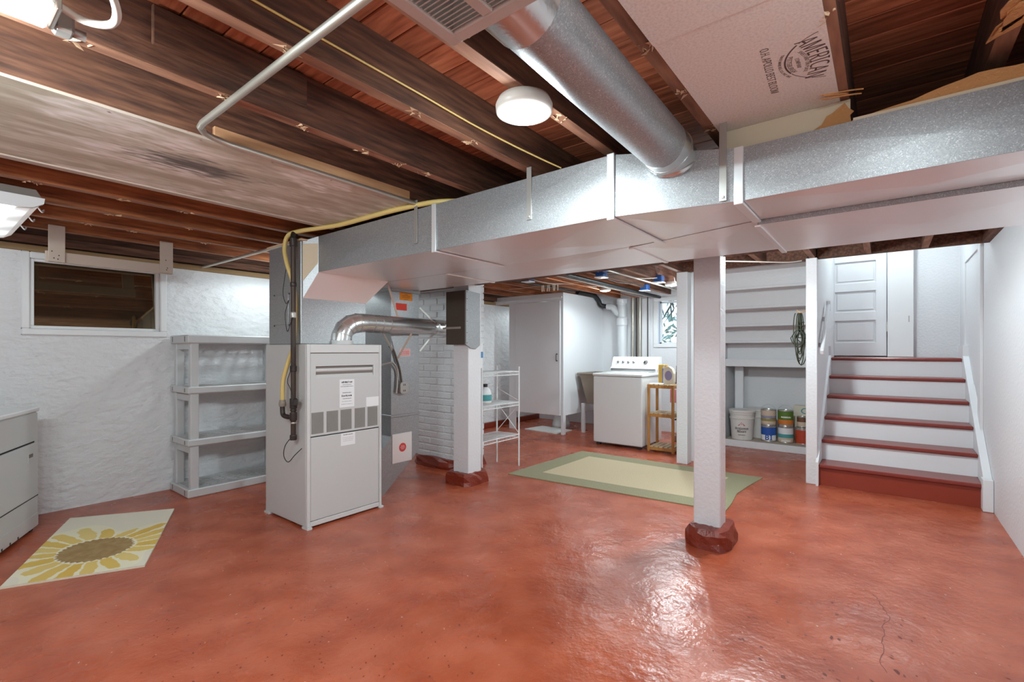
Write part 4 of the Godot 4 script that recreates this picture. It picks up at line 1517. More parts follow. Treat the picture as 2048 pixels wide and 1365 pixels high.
	obj("sheet", box(v3(-0.497, JOIST_Y - 0.007, -1.259), v3(-0.118, JOIST_Y - 0.004, 0.8)), M.pan_board, t)
	stamp(t)

	# loose boards above the duct
	t = thing("torn_fibreboard", "torn brown and cream fibreboard strip left standing along the top of the duct", "board", v3(0.1, 1.95, -1.9))
	s = mb()
	bx(s, v3(-0.49, 1.935, -1.935), v3(-0.09, JOIST_Y - 0.0045, -1.926))
	obj("cream_strip", s, M.cream_board, t, "cream painted strip")
	s = mb()
	var prof := [Vector2(-0.21, 1.935), Vector2(-0.085, 1.935), Vector2(-0.09, 1.975), Vector2(-0.08, 1.985), Vector2(-0.095, 2.0), Vector2(-0.105, 2.02), Vector2(-0.14, 1.995), Vector2(-0.155, 1.99), Vector2(-0.17, 1.965), Vector2(-0.19, 1.955)]
	prism(s, prof, 2, -1.924, -1.919)
	obj("torn_patch", s, M.fibreboard, t)
	s = mb()
	var line := [Vector2(-0.085, 1.935)]
	var hs := [0.002, 0.006, 0.012, 0.010, 0.018, 0.026, 0.038, 0.044, 0.05, 0.046, 0.04, 0.043, 0.03, 0.026, 0.03, 0.034, 0.04, 0.038, 0.046, 0.05]
	for i in hs.size():
		line.append(Vector2(-0.08 + i * 0.036, 1.939 + hs[i] * 0.95 + r.randf_range(-0.003, 0.003)))
	line.append(Vector2(0.63, 1.935))
	prism(s, line, 2, -1.885, -1.872)
	obj("torn_edge", s, M.fibreboard, t, "ragged brown torn edge")
	obj("cream_edge", box(v3(-0.08, 1.932, -1.871), v3(0.63, 1.941, -1.865)), M.cream_board, t)
	for q in [[-0.115, -1.86, -0.06, 0.02], [0.262, -1.72, 0.05, 0.09], [0.25, -1.66, 0.02, 0.07]]:
		for i in 3:
			s = mb()
			var o := v3(q[0] + r.randf_range(-0.012, 0.012), JOIST_Y - 0.003 - 0.004 * i, q[1] + r.randf_range(-0.02, 0.02))
			var e := v3(q[2] * r.randf_range(0.5, 1.0), 0, q[3] * r.randf_range(0.5, 1.1))
			prism(s, [Vector2(o.x - e.x, o.z - e.z), Vector2(o.x - e.x * 0.3 + 0.018, o.z - e.z * 0.4), Vector2(o.x + e.x + 0.004, o.z + e.z), Vector2(o.x + e.x * 0.4 - 0.014, o.z + e.z * 0.5), Vector2(o.x - e.x * 0.5 - 0.012, o.z - e.z * 0.2)], 1, o.y - 0.004, o.y)
			obj("splinter", s, M.fibreboard, t)

	# conduits
	var cy := JOIST_Y - 0.016
	s = mb()
	tube(s, [v3(-0.60, cy, -0.662), v3(-1.93, cy, -0.668), v3(-1.975, cy, -0.675), v3(-2.012, cy, -0.70), v3(-2.035, cy, -0.74), v3(-2.05, cy, -0.80), v3(-2.055, cy, -1.76)], 0.012, 12)
	obj_tag("bent_conduit", s, M.conduit, "bent grey metal conduit crossing under the joists in front of the stained board", "conduit")
	obj_tag("wall_conduit", tube_st([v3(-4.86, 1.952, -1.672), v3(-3.25, 1.952, -1.68)], 0.012, 10), M.conduit, "thin metal conduit running from the furnace plenum to the window wall", "conduit")
	obj_tag("furring_strip", box(v3(-2.086, JOIST_Y - 0.004, -1.73), v3(-2.066, JOIST_Y + 0.046, -0.755), 0.002), M.lath, "pale new wood strip nailed along a joist beside the bent conduit", "wood strip")
	obj_tag("blocking_board", box(v3(-1.689, JOIST_Y + 0.06, -0.92), v3(-1.672, DECK_Y - 0.01, -0.45), 0.003), M.joist_3, "short brown board nailed flat against a joist side near the white strip fixture", "board")
	s = mb()
	tube(s, curve([v3(-1.27, 2.11, -0.1), v3(-1.268, 2.095, -0.5), v3(-1.266, 2.09, -0.85), v3(-1.262, 2.085, -1.1), v3(-1.255, 2.075, -1.35), v3(-1.22, 2.055, -1.55), v3(-1.17, 2.03, -1.72), v3(-1.13, 2.01, -1.80)], 0.04), 0.0035, 6)
	obj_tag("joist_cable", s, M.hose_yellow, "thin yellowish cable tacked along a joist side toward the duct", "cable")

	# strip fixture at the top left and its cable
	t = thing("strip_fixture", "white strip light fixture under a joist with a looped cable at its end", "light fixture", v3(-1.5, 2.0, 0.3))
	obj("channel", box(v3(-1.575, 1.985, -0.215), v3(-1.46, 2.03, 1.0), 0.006), M.enamel, t)
	obj("diffuser", box(v3(-1.572, 1.962, -0.212), v3(-1.463, 1.985, 0.998), 0.006), M.tube_glow, t, "lit white diffuser")
	strip_light(t, v3(-1.5175, 1.905, 0.39), 0.05, 1.18, 1.5)
	obj("end_plate", box(v3(-1.572, 1.968, -0.225), v3(-1.463, 2.035, -0.215), 0.002), M.strap_metal, t)
	s = mb()
	bx(s, v3(-1.60, 1.97, -0.262), v3(-1.555, 2.03, -0.225), 0.006)
	pole(s, v3(-1.578, 1.985, -0.262), v3(-1.578, 1.985, -0.285), 0.012, 8)
	obj("bracket", s, M.strap_metal, t)
	obj("cable", tube_st(curve([v3(-1.50, 1.995, -0.225), v3(-1.51, 1.99, -0.27), v3(-1.47, 1.985, -0.31), v3(-1.41, 1.99, -0.31), v3(-1.36, 2.02, -0.28), v3(-1.34, 2.08, -0.24)], 0.015), 0.009, 8), M.cable_white, t)

	# wraparound fixture near the window
	t = thing("wraparound_fixture", "white wraparound fluorescent fixture hanging under the joists in front of the dark window", "light fixture", v3(-4.0, 1.98, -0.35))
	s = mb()
	var wp := [Vector2(-0.455, 1.985), Vector2(-0.45, 1.965), Vector2(-0.415, 1.942), Vector2(-0.36, 1.932), Vector2(-0.30, 1.932), Vector2(-0.245, 1.942), Vector2(-0.21, 1.965), Vector2(-0.205, 1.985)]
	prism(s, wp, 0, -4.56, -3.47)
	obj("diffuser", s, M.tube_dim, t, "dimly lit white diffuser")
	strip_light(t, v3(-4.01, 1.865, -0.33), 0.05, 1.05, 0.06, true)
	s = mb()
	prism(s, [Vector2(-0.455, 1.985), Vector2(-0.43, 2.03), Vector2(-0.23, 2.03), Vector2(-0.205, 1.985)], 0, -4.56, -3.45)
	obj("housing", s, M.recess_grey, t)
	s = mb()
	prism(s, [Vector2(-0.462, 1.99), Vector2(-0.458, 1.962), Vector2(-0.418, 1.936), Vector2(-0.36, 1.926), Vector2(-0.30, 1.926), Vector2(-0.242, 1.936), Vector2(-0.202, 1.962), Vector2(-0.198, 1.99)], 0, -3.47, -3.44)
	obj("end_cap", s, M.enamel, t)
	for i in 3:
		s = mb()
		tube(s, curve([v3(-3.6 - 0.3 * i, 1.975, -0.455), v3(-3.62 - 0.3 * i, 1.955, -0.475), v3(-3.65 - 0.3 * i, 1.975, -0.485)], 0.01), 0.004, 6)
		obj("latch", s, M.enamel, t)

	# hanging frame of boards before the window
	t = thing("hanging_board_frame", "frame of two upright boards and a rail hanging from a joist before the window", "wood frame", v3(-4.45, 1.8, -0.97))
	obj("upright", box(v3(-4.46, 1.805, -0.697), v3(-4.443, JOIST_Y + 0.02, -0.613), 0.002), M.primed_board, t)
	obj("upright", box(v3(-4.46, 1.81, -1.328), v3(-4.443, JOIST_Y + 0.02, -1.243), 0.002), M.primed_board, t)
	obj("rail", box(v3(-4.478, 1.805, -1.33), v3(-4.46, 1.878, -0.60), 0.002), M.primed_board, t)
	s = mb()
	for q in [[1.83, -0.64], [1.825, -0.66], [1.85, -0.665], [1.875, -0.63], [1.835, -1.285], [1.85, -1.29], [1.91, -1.28]]:
		lathe(s, [Vector2(0.004, 0), Vector2(0, 0.0015)], Transform3D(Basis(Vector3.UP, Vector3.RIGHT, Vector3.FORWARD), v3(-4.443, q[0], q[1])), 8)
	obj("screws", s, M.black_gap, t)

# lamps in a row just under a glowing strip
func strip_light(t: Node3D, p: Vector3, r: float, long: float, energy: float, along_x := false) -> void:
	for i in 3:
		var l := OmniLight3D.new()
		l.name = "strip_light"
		l.light_color = Color(0.91, 0.98, 1.0)
		l.light_energy = energy / 3.0
		l.light_size = r
		l.omni_range = 20.0
		l.omni_attenuation = 2.0
		l.shadow_enabled = true
		t.add_child(l, true)
		var d := (i - 1) * long / 3.0
		l.position = p + (v3(d, 0, 0) if along_x else v3(0, 0, d)) - t.position

func chip(s: SurfaceTool, p: Vector3, r: float, g: RandomNumberGenerator) -> void:
	var a := p + v3(g.randf_range(-1, 1), g.randf_range(-0.3, 0.25), g.randf_range(-1, 1)) * r
	var b := p + v3(g.randf_range(-1, 1), g.randf_range(-0.3, 0.25), g.randf_range(-1, 1)) * r
	var c := p + v3(g.randf_range(-1, 1), g.randf_range(-0.3, 0.25), g.randf_range(-1, 1)) * r
	var d := p + v3(0, 0.3 * r, 0)
	for f in [[a, b, c], [a, b, d], [b, c, d], [a, c, d]]:
		tri(s, f[0], f[1], f[2], (f[0] + f[1] + f[2]) / 3.0 - (a + b + c + d) / 4.0)

# the maker's stamp on the sheet: reads along -z with its top toward +x
func stamp(t: Node3D) -> void:
	var y := JOIST_Y - 0.0043
	var cx := -0.0975
	var cz := -1.595
	var ring := 0.1325
	var s := mb()
	for g in [[1.3, 2.2], [2.25, 2.75], [2.78, 3.95], [4.0, 4.55], [4.62, 5.0]]:
		var n := 24
		for i in n:
			var a := lerpf(g[0], g[1], float(i) / n)
			var b := lerpf(g[0], g[1], float(i + 1) / n)
			var w := 0.0024 if g[0] == 2.78 else 0.0013
			var d0 := v3(cos(a), 0, -sin(a))
			var d1 := v3(cos(b), 0, -sin(b))
			var o := v3(cx, y, cz)
			if o.x + d0.x * ring > -0.1378:
				continue
			quad(s, o + d0 * (ring - w), o + d1 * (ring - w), o + d1 * (ring + w), o + d0 * (ring + w), Vector3.DOWN)
	obj("stamp_ring", s, M.stamp_ink, t)
	# text on an arc: middle of the word points to `turn` (0 = the top of the stamp, +x)
	var arc := func(rad: float, bow: float) -> Callable:
		return func(p: Vector3) -> Vector3:
			var a: float = p.x / bow
			return v3(cx, y - p.z, cz) + v3(1, 0, 0) * ((rad + p.y) + bow * (cos(a) - 1.0)) + v3(0, 0, -1) * (sin(a) * bow * (1.0 + p.y / bow * 0.5))
	letters("stamp_word", "AMERICAN", 0.046, M.stamp_ink, t, arc.call(-0.050, 0.26), 0.0004, false, 0.74, 400)
	letters("stamp_word", "SHEET AND TIN PLATE", 0.0095, M.stamp_ink, t, arc.call(-0.078, 0.15), 0.0004, false, 0.95, 400)
	letters("stamp_word", "COMPANY", 0.010, M.stamp_ink, t, arc.call(-0.100, 0.6), 0.0004, false, 0.9, 400)
	letters("stamp_word", "PITTSBURGH", 0.012, M.stamp_ink, t, arc.call(-0.122, -0.13), 0.0004, false, 1.0, 400)
	letters("stamp_word", "TRADE MARK REG. U.S. PAT. OFF.", 0.0075, M.stamp_ink, t, arc.call(-0.146, -0.145), 0.0004, false, 0.95, 400)
	letters("stamp_word", "O.H. APOLLO BEST BLOOM", 0.021, M.stamp_ink, t, flat(v3(-0.272, y, -1.598), v3(-0.06, 0, -1).normalized(), v3(1, 0, -0.06).normalized()), 0.0004, false, 0.78, 400)

# ---------------------------------------------------------------- window wall: dryer, shelves, mats
func left_side() -> void:
	# dryer, turned a little; own axes: front faces +z, x to its right
	var t := thing("clothes_dryer", "white front loading clothes dryer with a recessed handle standing against the window wall", "dryer", v3(-4.5, 0, -0.57), "", true, PI - 0.4415)
	# own x runs from the visible corner (0) to the hidden side, own z into the room
	var s := mb()
	bx(s, v3(-0.66, 0.02, -0.5), v3(0, 0.79, 0), 0.008)
	obj("cabinet", s, M.enamel_grey, t)
	s = mb()
	bx(s, v3(-0.665, 0.793, -0.51), v3(0.004, 0.822, 0.008), 0.008)
	obj("top", s, M.enamel, t)
	s = mb()
	bx(s, v3(-0.64, 0.24, 0), v3(-0.02, 0.585, 0.006), 0.005)
	var d := obj("door", s, M.enamel_grey, t)
	s = mb()
	bx(s, v3(-0.17, 0.47, 0.006), v3(-0.095, 0.535, 0.009), 0.002)
	obj("handle_plate", s, M.enamel_grey, d)
	s = mb()
	bx(s, v3(-0.162, 0.505, 0.0085), v3(-0.103, 0.528, 0.0095))
	obj("handle_recess", s, M.recess_grey, d)
	obj("door_slot", box(v3(-0.6, 0.592, -0.002), v3(-0.06, 0.602, 0.0015)), M.black_gap, t)
	obj("seam", box(v3(-0.66, 0.228, -0.002), v3(-0.0, 0.2335, 0.001)), M.black_gap, t)
	obj("kick_panel", box(v3(-0.655, 0.03, 0), v3(-0.005, 0.115, 0.003), 0.002), M.enamel_grey, t)
	s = mb()
	for i in 3:
		bx(s, v3(-0.3 - 0.1 * i, 0.03, 0.001), v3(-0.285 - 0.1 * i, 0.045, 0.0035))
	obj("foot_slots", s, M.black_gap, t)
	for q in [[-0.62, -0.46], [-0.04, -0.46], [-0.62, -0.04], [-0.04, -0.04]]:
		obj("foot", box(v3(q[0] - 0.02, 0, q[1] - 0.02), v3(q[0] + 0.02, 0.02, q[1] + 0.02)), M.rubber_black, t)

	# grey plastic shelves
	t = thing("shelving_unit", "empty light grey plastic shelving unit with four slotted decks beside the furnace", "shelf", v3(-4.66, 0, -1.87))
	var tops := [1.33, 0.904, 0.474, 0.068]
	var x0 := -4.86
	var x1 := -4.44
	var z0 := -2.30
	var z1 := -1.43
	for i in 4:
		var y: float = tops[i]
		var low: float = y - (0.068 if i == 0 or i == 3 else 0.056)
		s = mb()
		bx(s, v3(x1 - 0.03, low, z0), v3(x1, y, z1), 0.014)
		bx(s, v3(x0, low, z0), v3(x0 + 0.03, y, z1), 0.014)
		bx(s, v3(x0 + 0.02, low, z1 - 0.03), v3(x1 - 0.02, y, z1), 0.010)
		bx(s, v3(x0 + 0.02, low, z0), v3(x1 - 0.02, y, z0 + 0.03), 0.010)
		var dk := obj("deck", s, M.shelf_plastic, t)
		# slotted plate: long ribs and cross ribs
		s = mb()
		bx(s, v3(x0 + 0.03, y - 0.012, z0 + 0.03), v3(x0 + 0.07, y - 0.002, z1 - 0.03))
		bx(s, v3(x1 - 0.07, y - 0.012, z0 + 0.03), v3(x1 - 0.03, y - 0.002, z1 - 0.03))
		for k in 5:
			var x := x0 + 0.07 + (k + 0.5) * (x1 - x0 - 0.14) / 5.0
			bx(s, v3(x - 0.010, y - 0.012, z0 + 0.03), v3(x + 0.010, y - 0.002, z1 - 0.03))
		for k in 11:
			var z := z0 + 0.03 + k * (z1 - z0 - 0.06) / 10.0
			bx(s, v3(x0 + 0.03, y - 0.012, z - 0.008), v3(x1 - 0.03, y - 0.0025, z + 0.008))
		obj("slotted_plate", s, M.shelf_plastic, dk)
		s = mb()
		for z in [z1 - 0.004]:
			for x in [x0 + 0.06, x1 - 0.075]:
				bx(s, v3(x - 0.008, low + 0.012, z), v3(x + 0.008, y - 0.012, z + 0.0045))
		obj("slots", s, M.recess_grey, dk)
	for i in 3:
		for x in [x0 + 0.045, x1 - 0.045]:
			for z in [z0 + 0.055, z1 - 0.055]:
				s = mb()
				var yb: float = tops[i + 1] - 0.005
				var yt: float = tops[i] - 0.05
				prism(s, rounded(Vector2(x - 0.026, z - 0.032), Vector2(x + 0.026, z + 0.032), 0.008, 2), 1, yb, yt)
				obj("leg", s, M.shelf_plastic, t)
	for i in 3:
		s = mb()
		var y: float = tops[i] - 0.068
		prism(s, [Vector2(z1 - 0.03, y), Vector2(z1 - 0.03, y - 0.05), Vector2(z1 - 0.028, y - 0.05), Vector2(z1 - 0.028, y)], 0, x0 + 0.08, x1 - 0.08)
		obj("gusset", s, M.shelf_plastic, t)

	# sunflower mat
	var a := v3(-4.217, 0.011, -1.269)
	var b := v3(-3.237, 0.011, -0.833)
	var c := v3(-3.505, 0.011, -0.305)
	var e := v3(-4.563, 0.011, -0.74)
	t = thing("sunflower_mat", "cream floor mat printed with a large yellow sunflower, on the red floor", "mat", v3(-3.88, 0, -0.79))
	s = mb()
	quad_uv(s, a, b, c, e)
	s.generate_normals()
	put("printed_top", s.commit(), M.mat_print, t)
	s = mb()
	prism(s, [Vector2(a.x, a.z), Vector2(b.x, b.z), Vector2(c.x, c.z), Vector2(e.x, e.z)], 1, 0.0, 0.0105)
	obj("backing", s, M.mat_edge, t)

# ---------------------------------------------------------------- middle of the floor
func floor_things() -> void:
	var t := thing("area_rug", "flat woven rug with a sage green border and beige middle on the red floor", "rug", v3(-1.88, 0, -4.35))
	var s := mb()
	var outer := [Vector2(-2.885, -3.63), Vector2(-2.5, -3.655), Vector2(-2.1, -3.69), Vector2(-1.6, -3.72), Vector2(-1.2, -3.75), Vector2(-0.935, -3.765), Vector2(-0.945, -4.0), Vector2(-0.975, -4.3), Vector2(-0.95, -4.6), Vector2(-0.905, -4.99), Vector2(-1.5, -5.0), Vector2(-2.1, -5.0), Vector2(-2.84, -4.995), Vector2(-2.86, -4.5), Vector2(-2.88, -4.0)]
	prism(s, outer, 1, 0.0, 0.008)
	obj("border", s, M.rug_green, t)
	s = mb()
	prism(s, [Vector2(-2.645, -3.87), Vector2(-1.185, -3.955), Vector2(-1.16, -4.79), Vector2(-2.63, -4.78)], 1, 0.006, 0.0092)
	obj("middle", s, M.rug_cream, t)

	# wire rack by the chimney
	t = thing("wire_rack", "small white wire shelf rack with three shelves between chimney and rug", "rack", v3(-3.155, 0, -3.68))
	for q in [[-3.01, -3.39], [-3.01, -3.97], [-3.30, -3.39], [-3.30, -3.96]]:
		s = mb()
		pole(s, v3(q[0], 0.0, q[1]), v3(q[0], 1.025, q[1]), 0.0085, 10)
		lathe(s, [Vector2(0.010, 1.02), Vector2(0.010, 1.035), Vector2(0, 1.037)], at(q[0], 0, q[1]), 10)
		obj("post", s, M.gloss_white, t)
	for y in [0.985, 0.665, 0.33]:
		s = mb()
		for dy in [0.0, -0.032]:
			pole(s, v3(-3.01, y + dy, -3.39), v3(-3.01, y + dy, -3.97), 0.004, 6)
			pole(s, v3(-3.30, y + dy, -3.39), v3(-3.30, y + dy, -3.96), 0.004, 6)
			pole(s, v3(-3.01, y + dy, -3.39), v3(-3.30, y + dy, -3.39), 0.004, 6)
			pole(s, v3(-3.01, y + dy, -3.97), v3(-3.30, y + dy, -3.96), 0.004, 6)
		for i in 26:
			var z := -3.40 - i * 0.0222
			tube(s, [v3(-3.01, y - 0.032, z), v3(-3.01, y + 0.004, z), v3(-3.30, y + 0.004, z)], 0.0022, 4)
		obj("wire_shelf", s, M.gloss_white, t)
	s = mb()
	pole(s, v3(-3.30, 0.64, -3.96), v3(-3.01, 0.34, -3.97), 0.004, 6)
	pole(s, v3(-3.30, 0.34, -3.96), v3(-3.01, 0.64, -3.97), 0.004, 6)
	pole(s, v3(-3.02, 0.68, -3.975), v3(-3.30, 0.8, -3.965), 0.003, 6)
	obj("cross_brace", s, M.gloss_white, t)

	t = thing("bleach_jug", "white plastic jug with a blue label lying on the middle shelf of the wire rack", "jug", v3(-3.15, 0.67, -3.62))
	s = mb()
	lathe(s, [Vector2(0, 0), Vector2(0.055, 0), Vector2(0.062, 0.01), Vector2(0.062, 0.10), Vector2(0.05, 0.14), Vector2(0.02, 0.165), Vector2(0.02, 0.18), Vector2(0, 0.18)], at(-3.15, 0.6725, -3.60), 20, false)
	obj("body", s, M.gloss_white, t)
	s = mb()
	lathe(s, [Vector2(0.0625, 0.03), Vector2(0.0635, 0.03), Vector2(0.0635, 0.09), Vector2(0.0625, 0.09)], at(-3.15, 0.6725, -3.60), 20)
	obj("label_band", s, M.label_teal, t)
	s = mb()
	lathe(s, [Vector2(0.022, 0.165), Vector2(0.022, 0.195), Vector2(0, 0.195)], at(-3.15, 0.6725, -3.60), 14)
	obj("cap", s, M.rubber_black, t)
	t = thing("paper_towel_pack", "white wrapped package with blue print standing on top of the wire rack", "package", v3(-3.2, 0.99, -3.5))
	s = mb()
	prism(s, rounded(Vector2(-3.26, -3.56), Vector2(-3.12, -3.42), 0.05, 4), 1, 0.9935, 1.27)
	obj("wrap", s, M.gloss_white, t)
	s = mb()
	prism(s, rounded(Vector2(-3.262, -3.562), Vector2(-3.118, -3.418), 0.051, 4), 1, 1.13, 1.19)
	obj("print_band", s, M.sticker_blue, t)

# ---------------------------------------------------------------- laundry corner
func laundry() -> void:
	var t := thing("washing_machine", "white top loading washing machine with a knobbed control panel beside the bamboo shelf", "washer", v3(-2.63, 0, -5.8))
	var s := mb()
	bx(s, v3(-2.955, 0.035, -6.12), v3(-2.30, 0.875, -5.48), 0.010)
	obj("cabinet", s, M.enamel, t)
	s = mb()
	bx(s, v3(-2.962, 0.88, -6.13), v3(-2.292, 0.915, -5.468), 0.010)
	obj("top", s, M.enamel, t)
	s = mb()
	bx(s, v3(-2.86, 0.914, -5.93), v3(-2.40, 0.922, -5.50), 0.004)
	obj("lid", s, M.enamel, t)
	s = mb()
	prism(s, [Vector2(-5.955, 0.915), Vector2(-5.95, 0.955), Vector2(-6.0, 0.985), Vector2(-6.045, 1.105), Vector2(-6.07, 1.12), Vector2(-6.13, 1.12), Vector2(-6.13, 0.915)], 0, -2.955, -2.30)
	var cp := obj("control_panel", s, M.enamel, t)
	var tilt := Basis(Vector3.RIGHT, deg_to_rad(90.0 - 20.0))
	for q in [[-2.865, 0.018], [-2.79, 0.018], [-2.715, 0.018], [-2.64, 0.018], [-2.475, 0.03]]:
		s = mb()
		lathe(s, [Vector2(0, 0.0), Vector2(q[1], 0.0), Vector2(q[1] * 0.85, 0.012), Vector2(q[1] * 0.5, 0.014), Vector2(q[1] * 0.42, 0.026), Vector2(0, 0.027)], Transform3D(tilt, v3(q[0], 1.045, -6.024)), 18)
		obj("knob", s, M.chrome, cp)
	print_rows("print", [[0.028, 0.05, 0.004], [0.0, 0.18, 0.004], [-0.03, 0.04, 0.004]], M.ink, cp, v3(-2.475, 1.045, -6.0225), Vector3.RIGHT, v3(0, 0.94, -0.342), 4)
	obj("lower_trim", box(v3(-2.94, 0.93, -5.953), v3(-2.315, 0.965, -5.944), 0.004), M.chrome, cp)
	for q in [[-2.9, -5.53], [-2.35, -5.53], [-2.9, -6.07], [-2.35, -6.07]]:
		obj("foot", box(v3(q[0] - 0.025, 0, q[1] - 0.025), v3(q[0] + 0.025, 0.035, q[1] + 0.025), 0.004), M.rubber_black, t)

	# bamboo stand
	t = thing("bamboo_shelf", "narrow three tier bamboo shelf beside the washing machine", "shelf", v3(-2.08, 0, -5.65))
	var x0 := -2.245
	var x1 := -1.925
	var z1 := -5.50
	var z0 := -5.80
	for x in [x0, x1 - 0.028]:
		for z in [z0, z1 - 0.03]:
			obj("leg", box(v3(x, 0, z), v3(x + 0.028, 0.80, z + 0.03), 0.003), M.bamboo, t)
	for y in [0.80, 0.46, 0.065]:
		s = mb()
		bx(s, v3(x0 + 0.02, y - 0.045, z1 - 0.025), v3(x1 - 0.02, y - 0.01, z1 - 0.005), 0.002)
		bx(s, v3(x0 + 0.02, y - 0.045, z0 + 0.005), v3(x1 - 0.02, y - 0.01, z0 + 0.025), 0.002)
		bx(s, v3(x0 + 0.004, y - 0.045, z0 + 0.02), v3(x0 + 0.024, y - 0.01, z1 - 0.02), 0.002)
		bx(s, v3(x1 - 0.024, y - 0.045, z0 + 0.02), v3(x1 - 0.004, y - 0.01, z1 - 0.02), 0.002)
		obj("tier_frame", s, M.bamboo, t)
		for i in 5:
			var x := x0 + 0.03 + i * 0.057
			obj("slat", box(v3(x, y - 0.01, z0 + 0.003), v3(x + 0.042, y + 0.003, z1 - 0.003), 0.002), M.bamboo_pale, t)

	# bottles and papers on it
	s = mb()
	bx(s, v3(-2.23, 0.803, -5.66), v3(-2.06, 0.809, -5.51))
	obj_tag("folded_papers", s, M.paper, "flat white papers lying on top of the bamboo shelf", "paper")
	t = thing("blue_bottle", "slim blue detergent bottle standing on the bamboo shelf", "bottle", v3(-2.10, 0.803, -5.7))
	s = mb()
	prism(s, rounded(Vector2(-2.125, -5.735), Vector2(-2.085, -5.665), 0.015, 3), 1, 0.803, 0.985)
	obj("body", s, M.label_blue, t)
	s = mb()
	lathe(s, [Vector2(0.017, 0.985), Vector2(0.017, 1.01), Vector2(0, 1.01)], at(-2.105, 0, -5.70), 12)
	obj("cap", s, M.gloss_white, t)
	t = thing("detergent_jug", "cream laundry detergent jug with a purple label and yellow cap on the bamboo shelf", "jug", v3(-2.02, 0.803, -5.62))
	s = mb()
	prism(s, [Vector2(-2.075, 0.803), Vector2(-1.965, 0.803), Vector2(-1.955, 0.83), Vector2(-1.955, 0.93), Vector2(-1.975, 0.985), Vector2(-2.01, 1.01), Vector2(-2.05, 1.01), Vector2(-2.075, 0.99), Vector2(-2.08, 0.95), Vector2(-2.08, 0.83)], 2, -5.66, -5.58)
	obj("body", s, M.bottle_cream, t)
	s = mb()
	lathe(s, [Vector2(0, 0), Vector2(0.046, 0), Vector2(0.046, 0.0015), Vector2(0, 0.002)], Transform3D(Basis(Vector3.RIGHT, Vector3.BACK, Vector3.DOWN) * Basis.from_scale(v3(0.95, 1, 1.25)), v3(-2.015, 0.905, -5.58)), 24)
	obj("label", s, M.label_purple, t)
	s = mb()
	lathe(s, [Vector2(0.022, 1.005), Vector2(0.022, 1.03), Vector2(0, 1.03)], at(-2.055, 0, -5.62), 12)
	obj("cap", s, M.bottle_yellow, t)
	t = thing("yellow_box", "yellow carton standing behind the blue bottle on the bamboo shelf", "box", v3(-2.15, 0.803, -5.77))
	obj("carton", box(v3(-2.20, 0.803, -5.79), v3(-2.13, 1.03, -5.745), 0.003), M.bottle_yellow, t)
	t = thing("dark_bottle", "dark bottle with a clear neck at the end of the bamboo shelf", "bottle", v3(-1.94, 0.803, -5.7))
	s = mb()
	lathe(s, [Vector2(0, 0.803), Vector2(0.03, 0.803), Vector2(0.03, 0.90), Vector2(0.012, 0.95), Vector2(0.012, 1.02), Vector2(0, 1.02)], at(-1.96, 0, -5.72), 16, false)
	obj("body", s, M.bottle_dark, t)

	# brooms and a pan behind the shelf
	t = thing("broom", "brown handled broom leaning behind the bamboo shelf", "broom", v3(-2.14, 0, -6.2))
	obj("handle", tube_st([v3(-2.16, 0.05, -6.3), v3(-2.12, 1.0, -6.45)], 0.013, 8), M.broom_wood, t)
	obj("hook", tube_st(curve([v3(-2.155, 0.3, -6.33), v3(-2.2, 0.29, -6.3), v3(-2.25, 0.32, -6.28)], 0.02), 0.012, 6), M.rubber_black, t)
	s = mb()
	bx(s, v3(-2.2, 0.0, -6.33), v3(-2.08, 0.09, -6.27), 0.01)
	obj("head", s, M.broom_wood, t)
	t = thing("mop", "blue handled mop leaning behind the bamboo shelf", "mop", v3(-1.97, 0, -6.2))
	obj("handle", tube_st([v3(-1.96, 0.05, -6.3), v3(-1.98, 1.0, -6.5)], 0.014, 8), M.box_blue, t)
	s = mb()
	lathe(s, [Vector2(0, 0.0), Vector2(0.06, 0.0), Vector2(0.05, 0.08), Vector2(0.02, 0.11), Vector2(0, 0.11)], at(-1.96, 0, -6.3), 12, false)
	obj("head", s, M.cotton_white, t)
	t = thing("dustpan", "pink plastic dustpan standing behind the bamboo shelf", "dustpan", v3(-2.24, 0.3, -6.3))
	s = mb()
	bx(s, v3(-2.29, 0.50, -6.42), v3(-2.21, 0.68, -6.40), 0.004)
	obj("pan", s, M.pink_plastic, t)
	obj("grip", tube_st([v3(-2.25, 0.68, -6.41), v3(-2.25, 0.80, -6.42)], 0.012, 8), M.pink_plastic, t)

	# laundry tub
	t = thing("laundry_tub", "brownish grey utility sink on white legs between the washer and the stall", "sink", v3(-3.25, 0, -6.35))
	s = mb()
	var rim := [[-3.55, -3.0, -6.62, -6.12, 0.865], [-3.52, -3.03, -6.60, -6.14, 0.80], [-3.44, -3.10, -6.56, -6.20, 0.42]]
	for i in 2:
		var a: Array = rim[i]
		var b: Array = rim[i + 1]
		var p := [v3(a[0], a[4], a[3]), v3(a[1], a[4], a[3]), v3(a[1], a[4], a[2]), v3(a[0], a[4], a[2])]
		var q := [v3(b[0], b[4], b[3]), v3(b[1], b[4], b[3]), v3(b[1], b[4], b[2]), v3(b[0], b[4], b[2])]
		for k in 4:
			quad(s, p[k], p[(k + 1) % 4], q[(k + 1) % 4], q[k], (p[k] + p[(k + 1) % 4]) * 0.5 - v3(-3.27, 0.6, -6.37))
	quad(s, v3(-3.44, 0.42, -6.20), v3(-3.10, 0.42, -6.20), v3(-3.10, 0.42, -6.56), v3(-3.44, 0.42, -6.56), Vector3.DOWN)
	obj("basin", s, M.tub_brown, t)
	s = mb()
	bx(s, v3(-3.565, 0.855, -6.135), v3(-2.985, 0.88, -6.105), 0.006)
	bx(s, v3(-3.565, 0.855, -6.635), v3(-2.985, 0.88, -6.605), 0.006)
	bx(s, v3(-3.565, 0.855, -6.61), v3(-3.535, 0.88, -6.13), 0.006)
